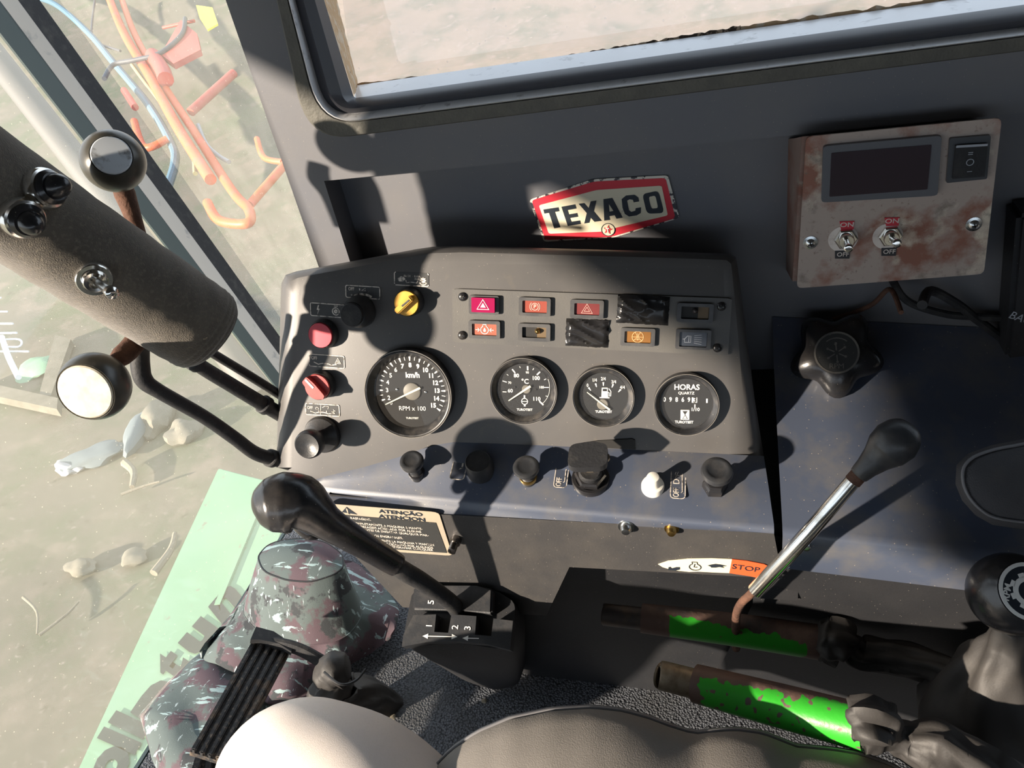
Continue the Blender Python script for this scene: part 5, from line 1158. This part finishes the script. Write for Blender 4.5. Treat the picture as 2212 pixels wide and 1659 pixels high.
ptube('steering_tube', [(400, 720, .70, 9), (450, 757, .72, 10), (530, 806, .76, 10), (600, 850, .80, 10), (660, 890, .84, 10)], 'rub', 'thin black tube, uppermost of the three leading to the console', 'tube')

# ================================================================== FLOOR: HAT, CLOTH, PEDALS
def camo_ring(cx_, cy_, rx, ry, z, rot=0, n=48, amp=0, seed=0):
    out = []
    for i in range(n):
        a = 2 * math.pi * i / n; k = 1 + amp * noise.noise(Vector((math.cos(a) * 2, math.sin(a) * 2, seed))); X = rx * k * math.cos(a); Y = ry * k * math.sin(a)
        c, s_ = math.cos(rot), math.sin(rot); out.append(hit(cx_ + X * c - Y * s_, cy_ + X * s_ + Y * c, plane_z(z)))
    return out
hat = thing('bucket_hat', 'camouflage bucket hat lying on the floor mat below the console', 'hat', hit(650, 1400, FL))
n = 48
brim_px = [(862, 1312), (850, 1370), (800, 1408), (740, 1440), (690, 1480), (640, 1520), (580, 1520), (520, 1478), (470, 1448), (432, 1428), (430, 1402), (470, 1360), (520, 1300), (552, 1240), (600, 1215), (700, 1200), (770, 1215), (820, 1250)]
br = resample([Vector((x, y, 0)) for x, y in brim_px + [brim_px[0]]], n + 1)[:-1]
brim = [hit(p.x, p.y, plane_z(FZ + .035 + .02 * math.sin(i * .8))) for i, p in enumerate(br)]
brim2 = [hit(p.x * .92 + 660 * .08, p.y * .92 + 1330 * .08, plane_z(FZ + .045 + .012 * math.sin(i * .9 + 1))) for i, p in enumerate(br)]
def hring(cx_, cy_, rx, ry, z, rot=.03, amp=.05, seed=1): return camo_ring(cx_, cy_, rx, ry, z, rot, n, amp, seed)
base = hring(655, 1312, 128, 82, FZ + .075)
mids = hring(652, 1268, 112, 72, FZ + .115, amp=.08, seed=2)
crn = hring(650, 1210, 92, 46, FZ + .165, seed=3); crn2 = hring(650, 1204, 88, 43, FZ + .17, seed=3)
bm = B(); loft(bm, [base, mids, crn], closed=True); part('crown_band', bm, 'camo', hat, ang=80)
bm = B(); loft(bm, [crn, hring(652, 1196, 60, 28, FZ + .176, seed=4), hring(655, 1190, 10, 6, FZ + .18, seed=4)], closed=True, cap=True); part('crown_top', bm, 'camo', hat, ang=80)
bm = B(); tube(bm, crn + [crn[0]], .0012, 6, 1); part('seam', bm, 'lower', hat)
bm = B(); loft(bm, [base, [a.lerp(b, .5) + Vector((0, 0, .004 * math.sin(i * 1.7))) for i, (a, b) in enumerate(zip(base, brim2))], brim2, brim, [p + Vector((0, 0, -.004)) for p in brim]], closed=True); part('brim', bm, 'camo', hat, ang=80)
bm = B(); tube(bm, base + [base[0]], .0012, 6, 1); part('brim_seam', bm, 'camo', hat)
cl_px = [(300, 1545), (360, 1475), (425, 1412), (470, 1405), (560, 1440), (600, 1500), (560, 1600), (470, 1720), (380, 1720), (330, 1650), (318, 1600)]
cr = resample([Vector((x, y, 0)) for x, y in cl_px + [cl_px[0]]], 41)[:-1]; bm = B(); rws = []
for k, z in ((1.0, .004), (.98, .02), (.8, .045), (.5, .055), (.25, .05), (.03, .052)):
    rws.append([hit(450 + (p.x - 450) * k, 1560 + (p.y - 1560) * k, plane_z(FZ + z + .012 * noise.noise(Vector((p.x * .01 * k, p.y * .01 * k, k * 3))))) for p in cr])
loft(bm, rws, closed=True, cap=True); part('camouflage_cloth', bm, 'camo', None, ang=80, label='folded camouflage cloth under the pedal, against the windscreen', cat='cloth')
# ribbed pedals
def pedal(corners, z, nr, lab, arm=None):
    PLz = (hit(*corners[0], plane_z(z)), Vector((.45, 0, .89)).normalized())
    c3 = [hit(x, y, PLz) for x, y in corners]; t_ = thing('pedal', lab, 'pedal', c3[3], 'ribbed pedals')
    N_ = PLz[1]; bm = B(); prism3(bm, [p - N_ * .012 for p in c3], .010, N_); part('pad', bm, 'pedal', t_, ang=20)
    for k in range(nr):
        t0 = (k + .12) / nr; t1 = (k + .72) / nr
        a0, a1 = c3[0].lerp(c3[1], t0), c3[0].lerp(c3[1], t1); b0, b1 = c3[3].lerp(c3[2], t0), c3[3].lerp(c3[2], t1)
        bm = B(); prism3(bm, [a0 - N_ * .003, a1 - N_ * .003, b1 - N_ * .003, b0 - N_ * .003], .009, N_); bmesh.ops.bevel(bm, geom=bm.edges[:], offset=.0015, segments=2, affect='EDGES'); part('rib', bm, 'pedal', t_, ang=30)
    return t_, c3, N_
pt, c3, N_ = pedal(((548, 1378), (625, 1408), (497, 1650), (410, 1622)), -.80, 5, 'black ribbed brake pedal with brown dirt, left of the knee')
bm = B(); prism3(bm, [hit(x, y, (c3[0] + N_ * .006, N_)) for x, y in ((540, 1390), (552, 1362), (590, 1372), (632, 1400), (628, 1416), (600, 1398), (560, 1390))], .01, N_); part('pad_edge', bm, 'rub', pt, ang=30)
a = c3[0].lerp(c3[1], .4); pp = [a + N_ * .003, P(640, 1400, depth(a) - .005), P(700, 1432, depth(a)), P(745, 1462, depth(a) + .01), P(800, 1500, depth(a) + .05), P(850, 1530, depth(a) + .09)]
part('arm', tube(B(), pp, [.012, .012, .013, .012, .010, .008], 12, 5, sq=.55), 'rub', pt)
pedal(((432, 1600), (520, 1640), (480, 1800), (380, 1770)), -.84, 4, 'second ribbed pedal at the bottom edge beside the knee')
dd = depth(a) - .03
rg = thing('tied_rag', 'dark grey leather rag tied round the pedal arm', 'rag', P(880, 1545, 1.15))
p_, r_ = chain([(690, 1478, dd, 22), (708, 1462, dd, 36), (730, 1446, dd, 42), (752, 1440, dd, 24)]); part('knot', tube(B(), p_, r_, 20, 6, fold=fold(1, .12)), 'leather', rg, ang=80)
p_, r_ = chain([(742, 1462, dd + .01, 30), (718, 1490, dd + .01, 48), (735, 1512, dd + .02, 50), (790, 1508, dd + .05, 44), (845, 1525, dd + .08, 28), (903, 1548, dd + .10, 5)]); part('rag_tail', tube(B(), p_, r_, 30, 7, fold=fold(3, .22)), 'leather', rg, ang=80)
p_, r_ = chain([(700, 1452, dd - .03, 3), (735, 1478, dd - .042, 3), (768, 1470, dd - .03, 3), (790, 1445, dd - .02, 2.5)]); part('string', tube(B(), p_, r_, 8, 6), 'lower', rg)
for x, y, r, lab in ((850, 1552, 7, 'small tan crumb of straw below the rag tip'), (1047, 1517, 6, 'small tan crumb on the mat beside the grey cushion')):
    c = hit(x, y, FL); bm = B(); bmesh.ops.create_icosphere(bm, subdivisions=1, radius=r * 1.1 / F)
    for v in bm.verts: v.co = v.co * (1 + .5 * noise.noise(v.co * 300)) * 1.0; v.co.z *= .5
    bm.transform(T(*(c + Vector((0, 0, .003))))); part('straw_crumb', bm, 'wood', None, label=lab, cat='debris')

# ================================================================== OUTSIDE
# green machine cover with lettering
HZ = -1.45; HP = plane_z(HZ)
hd = thing('machine_cover', 'mint green machine cover with dark lettering outside the windscreen', 'machine cover', hit(400, 1400, HP))
q4 = [hit(x, y, HP) for x, y in ((470, 1008), (640, 1052), (420, 1800), (85, 1830))]
bm = B(); prism3(bm, [p - Vector((0, 0, .05)) for p in q4], .05, Vector((0, 0, 1))); bmesh.ops.bevel(bm, geom=bm.edges[:], offset=.008, segments=2, affect='EDGES'); part('cover_panel', bm, 'mint', hd, ang=30)
bm = B(); a, b = [hit(x, y, HP) for x, y in ((562, 1090), (470, 1310))]; e = (b - a).normalized(); sd_ = e.cross(Vector((0, 0, 1))) * .014
box(bm, mk((a + b) / 2 + Vector((0, 0, .002)), Vector((0, 0, 1)), e), (b - a).length, .02, .008, .002); part('raised_rib', bm, 'mint', hd)
kk = .27675; Z1 = Vector((0, 0, 1))
def hp(x, y): return hit(150 + x * kk, 1200 + y * kk, HP)
for ch, bl, br_, tl_, m_ in (('n', (1200, 550), (1365, 345), (1085, 405), 'lettk'), ('u', (1005, 810), (1185, 590), (850, 690), 'lett'), ('t', (850, 1015), (965, 850), (640, 870), 'lett'), ('p', (790, 1430), (990, 1110), (480, 1232), 'lett'), ('l', (580, 1440), (645, 1340), (305, 1310), 'lett'), ('l', (515, 1565), (570, 1470), (220, 1432), 'lett'), ('o', (350, 1860), (530, 1560), (130, 1740), 'lett')):
    bm = B(); glyph_quad(bm, ch, hp(*bl), hp(*br_), hp(*tl_), .004, Z1, .05 if ch not in 'l' else .0); part('letter', bm, m_, hd, smooth=False)
# orange implement
OZ = -1.75
def bank(h): return (Vector((0, 3.5, -2.2 + h)), Vector((0, -.25, 1)).normalized())
im = thing('farm_implement', 'orange and red tubular farm implement seen through the corner glass', 'farm implement', hit(400, 300, plane_z(GZ)))
def otube(lst, r, m, z=OZ, par=im, nm='frame_tube', lab=None, dz=0):
    pts = [hit(q[0], q[1], bank((z + 1.9) * .9)) for q in lst]; return part(nm, tube(B(), pts, r * 1.6, 12, 6), m, par, label=lab)
otube([(215, -60), (262, 60), (320, 160), (375, 260), (405, 310), (455, 388)], .030, 'orange', lab='orange tube')
otube([(245, -60), (285, 60), (345, 170), (420, 285), (500, 410), (536, 450), (540, 478), (515, 484), (470, 474), (448, 438)], .024, 'orange', -1.8)
otube([(330, 120), (350, 150), (358, 172)], .05, 'redp', -1.7, lab='faded red block')
otube([(505, 158), (412, 242)], .028, 'redp', -1.8); otube([(620, 350), (540, 442)], .022, 'orange', -1.85)
otube([(268, 195), (292, 232)], .022, 'redp', -1.8); otube([(290, 262), (312, 318), (362, 300)], .022, 'orange', -1.8)
otube([(352, 60), (420, 45)], .012, 'redp', -1.7); otube([(555, 300), (570, 340), (610, 350)], .016, 'orange', -1.85)
bm = B(); prism3(bm, [hit(x, y, bank(.15)) for x, y in ((395, 55), (430, 85), (438, 120), (380, 150), (352, 130))], .06, Z1); part('bracket', bm, 'redp', im, smooth=False)
bm = B(); prism3(bm, [hit(x, y, bank(.2)) for x, y in ((425, 15), (460, 20), (472, 55), (450, 68), (432, 40))], .02, Z1); part('warning_tag', bm, 'tag', im, smooth=False, label='yellow tag')
hs = (('hose', [(60, -10), (120, 10), (190, 70), (245, 135), (320, 225), (370, 310), (378, 350), (362, 405)], .026, 'hoseb', -1.9, 'pale blue hose curving past the implement'),
      ('hose', [(400, 40), (392, 75), (345, 115), (290, 130), (245, 140), (225, 170)], .017, 'hoseg', -1.6, 'dark grey hose crossing in front of the orange tubes'),
      ('hose', [(285, 140), (330, 200), (385, 270), (415, 320), (422, 375)], .014, 'hosey', -1.9, 'yellowish hose alongside the orange tubes'),
      ('hose', [(428, 270), (445, 310), (470, 335), (495, 350)], .013, 'hosew', -1.9, 'short white hose right of the orange tubes'),
      ('hose', [(205, 0), (198, 60), (205, 90), (260, 110)], .010, 'hoseg', -1.9, 'thin grey hose behind the blue hose'))
for nm, lst, r, m_, z, lab in hs: part(nm, tube(B(), [hit(x, y, bank((z + 1.9) * .7 + .02)) for x, y in lst], r * 1.5, 10, 6), m_, None, label=lab, cat='hose', group='hoses by the farm implement')
ax_ = thing('iron_track', 'grey ribbed iron bars lying beside the orange implement', 'bars', hit(480, 430, plane_z(GZ + .05)))
for k in range(5):
    x0_ = 352 + k * 34; part('bar', tube(B(), [hit(x0_, 560 - k * 8, plane_z(GZ + .08)), hit(x0_ + 175, 320 - k * 8, plane_z(GZ + .08))], .022 if k % 2 else .032, 8, 1, sq=.5), 'greyiron', ax_)
# things on the ground, left
def lump(name, x, y, rx, ry, rz, m, lab, cat, z=GZ, rot=0, seed=0):
    c = hit(x, y, plane_z(z + rz * .6)); bm = B(); bmesh.ops.create_icosphere(bm, subdivisions=3, radius=1)
    for v in bm.verts:
        k = 1 + .45 * noise.noise(v.co * 1.3 + Vector((seed, seed, 0))); v.co = Vector((v.co.x * rx * k, v.co.y * ry * k, v.co.z * rz * k))
    bm.transform(T(*c) @ RZ(rot)); return part(name, bm, m, None, label=lab, cat=cat, group='pale stones on the dirt' if name == 'stone' else None)
lump('rag', 205, 985, .18, .10, .05, 'rag', 'blue-grey rag on the dirt below the cream knob', 'rag', rot=35, seed=3)
lump('bottle_scrap', 145, 1010, .05, .10, .04, 'hosew', 'pale plastic scrap left of the blue-grey rag', 'scrap', rot=80, seed=5)
lump('stone', 340, 905, .10, .16, .07, 'stone', 'pale stone right of the cream knob', 'stone', rot=20, seed=6)
lump('stone', 395, 935, .10, .12, .06, 'stone', 'pale stone under the lowest steering tube', 'stone', rot=50, seed=7)
lump('feed_sack', 300, 930, .07, .22, .06, 'rag', 'grey crumpled sack between the knob and the pale stones', 'sack', rot=15, seed=8)
lump('stone', 290, 1205, .06, .05, .03, 'stone', 'small pale stone left of the mint green cover', 'stone', seed=9)
lump('stone', 175, 1225, .08, .05, .03, 'stone', 'small pale stone at lower left on the dirt', 'stone', seed=10)
def stick(x0_, y0_, x1_, y1_, r, lab, z=GZ + .05, m='wood'):
    a, b = hit(x0_, y0_, plane_z(z)), hit(x1_, y1_, plane_z(z)); part('stick', tube(B(), [a, a.lerp(b, .5) + Vector((.02, .02, 0)), b], [r * .7, r * .55, r * .4], 8, 4), m, None, label=lab, cat='stick', group='sticks on the ground')
stick(332, 1238, 378, 1152, .028, 'pale thick stick beside the mint green cover')
stick(270, 1000, 285, 1052, .035, 'short pale stick above the thin twig'); stick(262, 1068, 345, 1040, .012, 'thin twig pointing at the mint green cover'); stick(50, 1290, 80, 1370, .01, 'thin curved twig, left one at the lower left'); stick(85, 1372, 170, 1300, .01, 'thin twig, right one at the lower left')
stick(1505, -10, 1605, 62, .022, 'pale thin rod standing in for a crack line across the side window', GZ + .09)  # crack line of the side window, added as a rod near the ground
# concrete curb and pale post on the left
def beam(nm, pts, z, h, m, lab, cat):
    bm = B(); prism3(bm, [hit(x, y, plane_z(z)) for x, y in pts], h, Z1); part(nm, bm, m, None, label=lab, cat=cat, smooth=False, group='concrete beams')
beam('concrete_beam', ((-60, 832), (135, 876), (133, 900), (-60, 858)), GZ + .03, .06, 'stone', 'long pale concrete beam at the left edge', 'beam')
beam('concrete_beam', ((126, 735), (160, 745), (118, 868), (92, 868)), GZ + .03, .05, 'stone', 'short pale concrete beam meeting the long one', 'beam')
lump('plastic_sheet', 85, 795, .16, .14, .05, 'mint', 'faded green plastic sheet between the concrete beams', 'sheet', seed=12)
bm = B(); 
for (a, b) in (((-60, 60), (262, 470)),):
    p0, p1 = P(a[0], a[1], 3.6), P(b[0], b[1], 3.3); tube(bm, [p0 + (p0 - p1) * .3, p0, p1, p1 + (p1 - p0) * .8], .058, 20, 1)
part('steel_pole', bm, 'postwhite', None, label='pale leaning steel pole beyond the windscreen, behind the column', cat='pole')
# white line marks at the left edge, rebuilt as thin tubes outside
GM = WS
wm = thing('white_line_marks', 'white line marks at the left edge, built as thin tubes', 'linework', hit(20, 760, plane_z(-1.9)))
for lst, r in (([(-30, 643), (2, 643)], .006), ([(-30, 673), (16, 673)], .006), ([(-30, 699), (28, 699)], .007), ([(-30, 720), (36, 719)], .007), ([(14, 733), (40, 733), (47, 740), (40, 749), (14, 749)], .006), ([(-30, 759), (62, 759)], .006), ([(4, 728), (18, 770), (40, 815)], .017)):
    part('wire', tube(B(), [hit(x, y, plane_z(-1.9)) for x, y in lst], r, 8, 5), 'tint', wm)
COL.children.unlink(TMP); bpy.data.collections.remove(TMP)
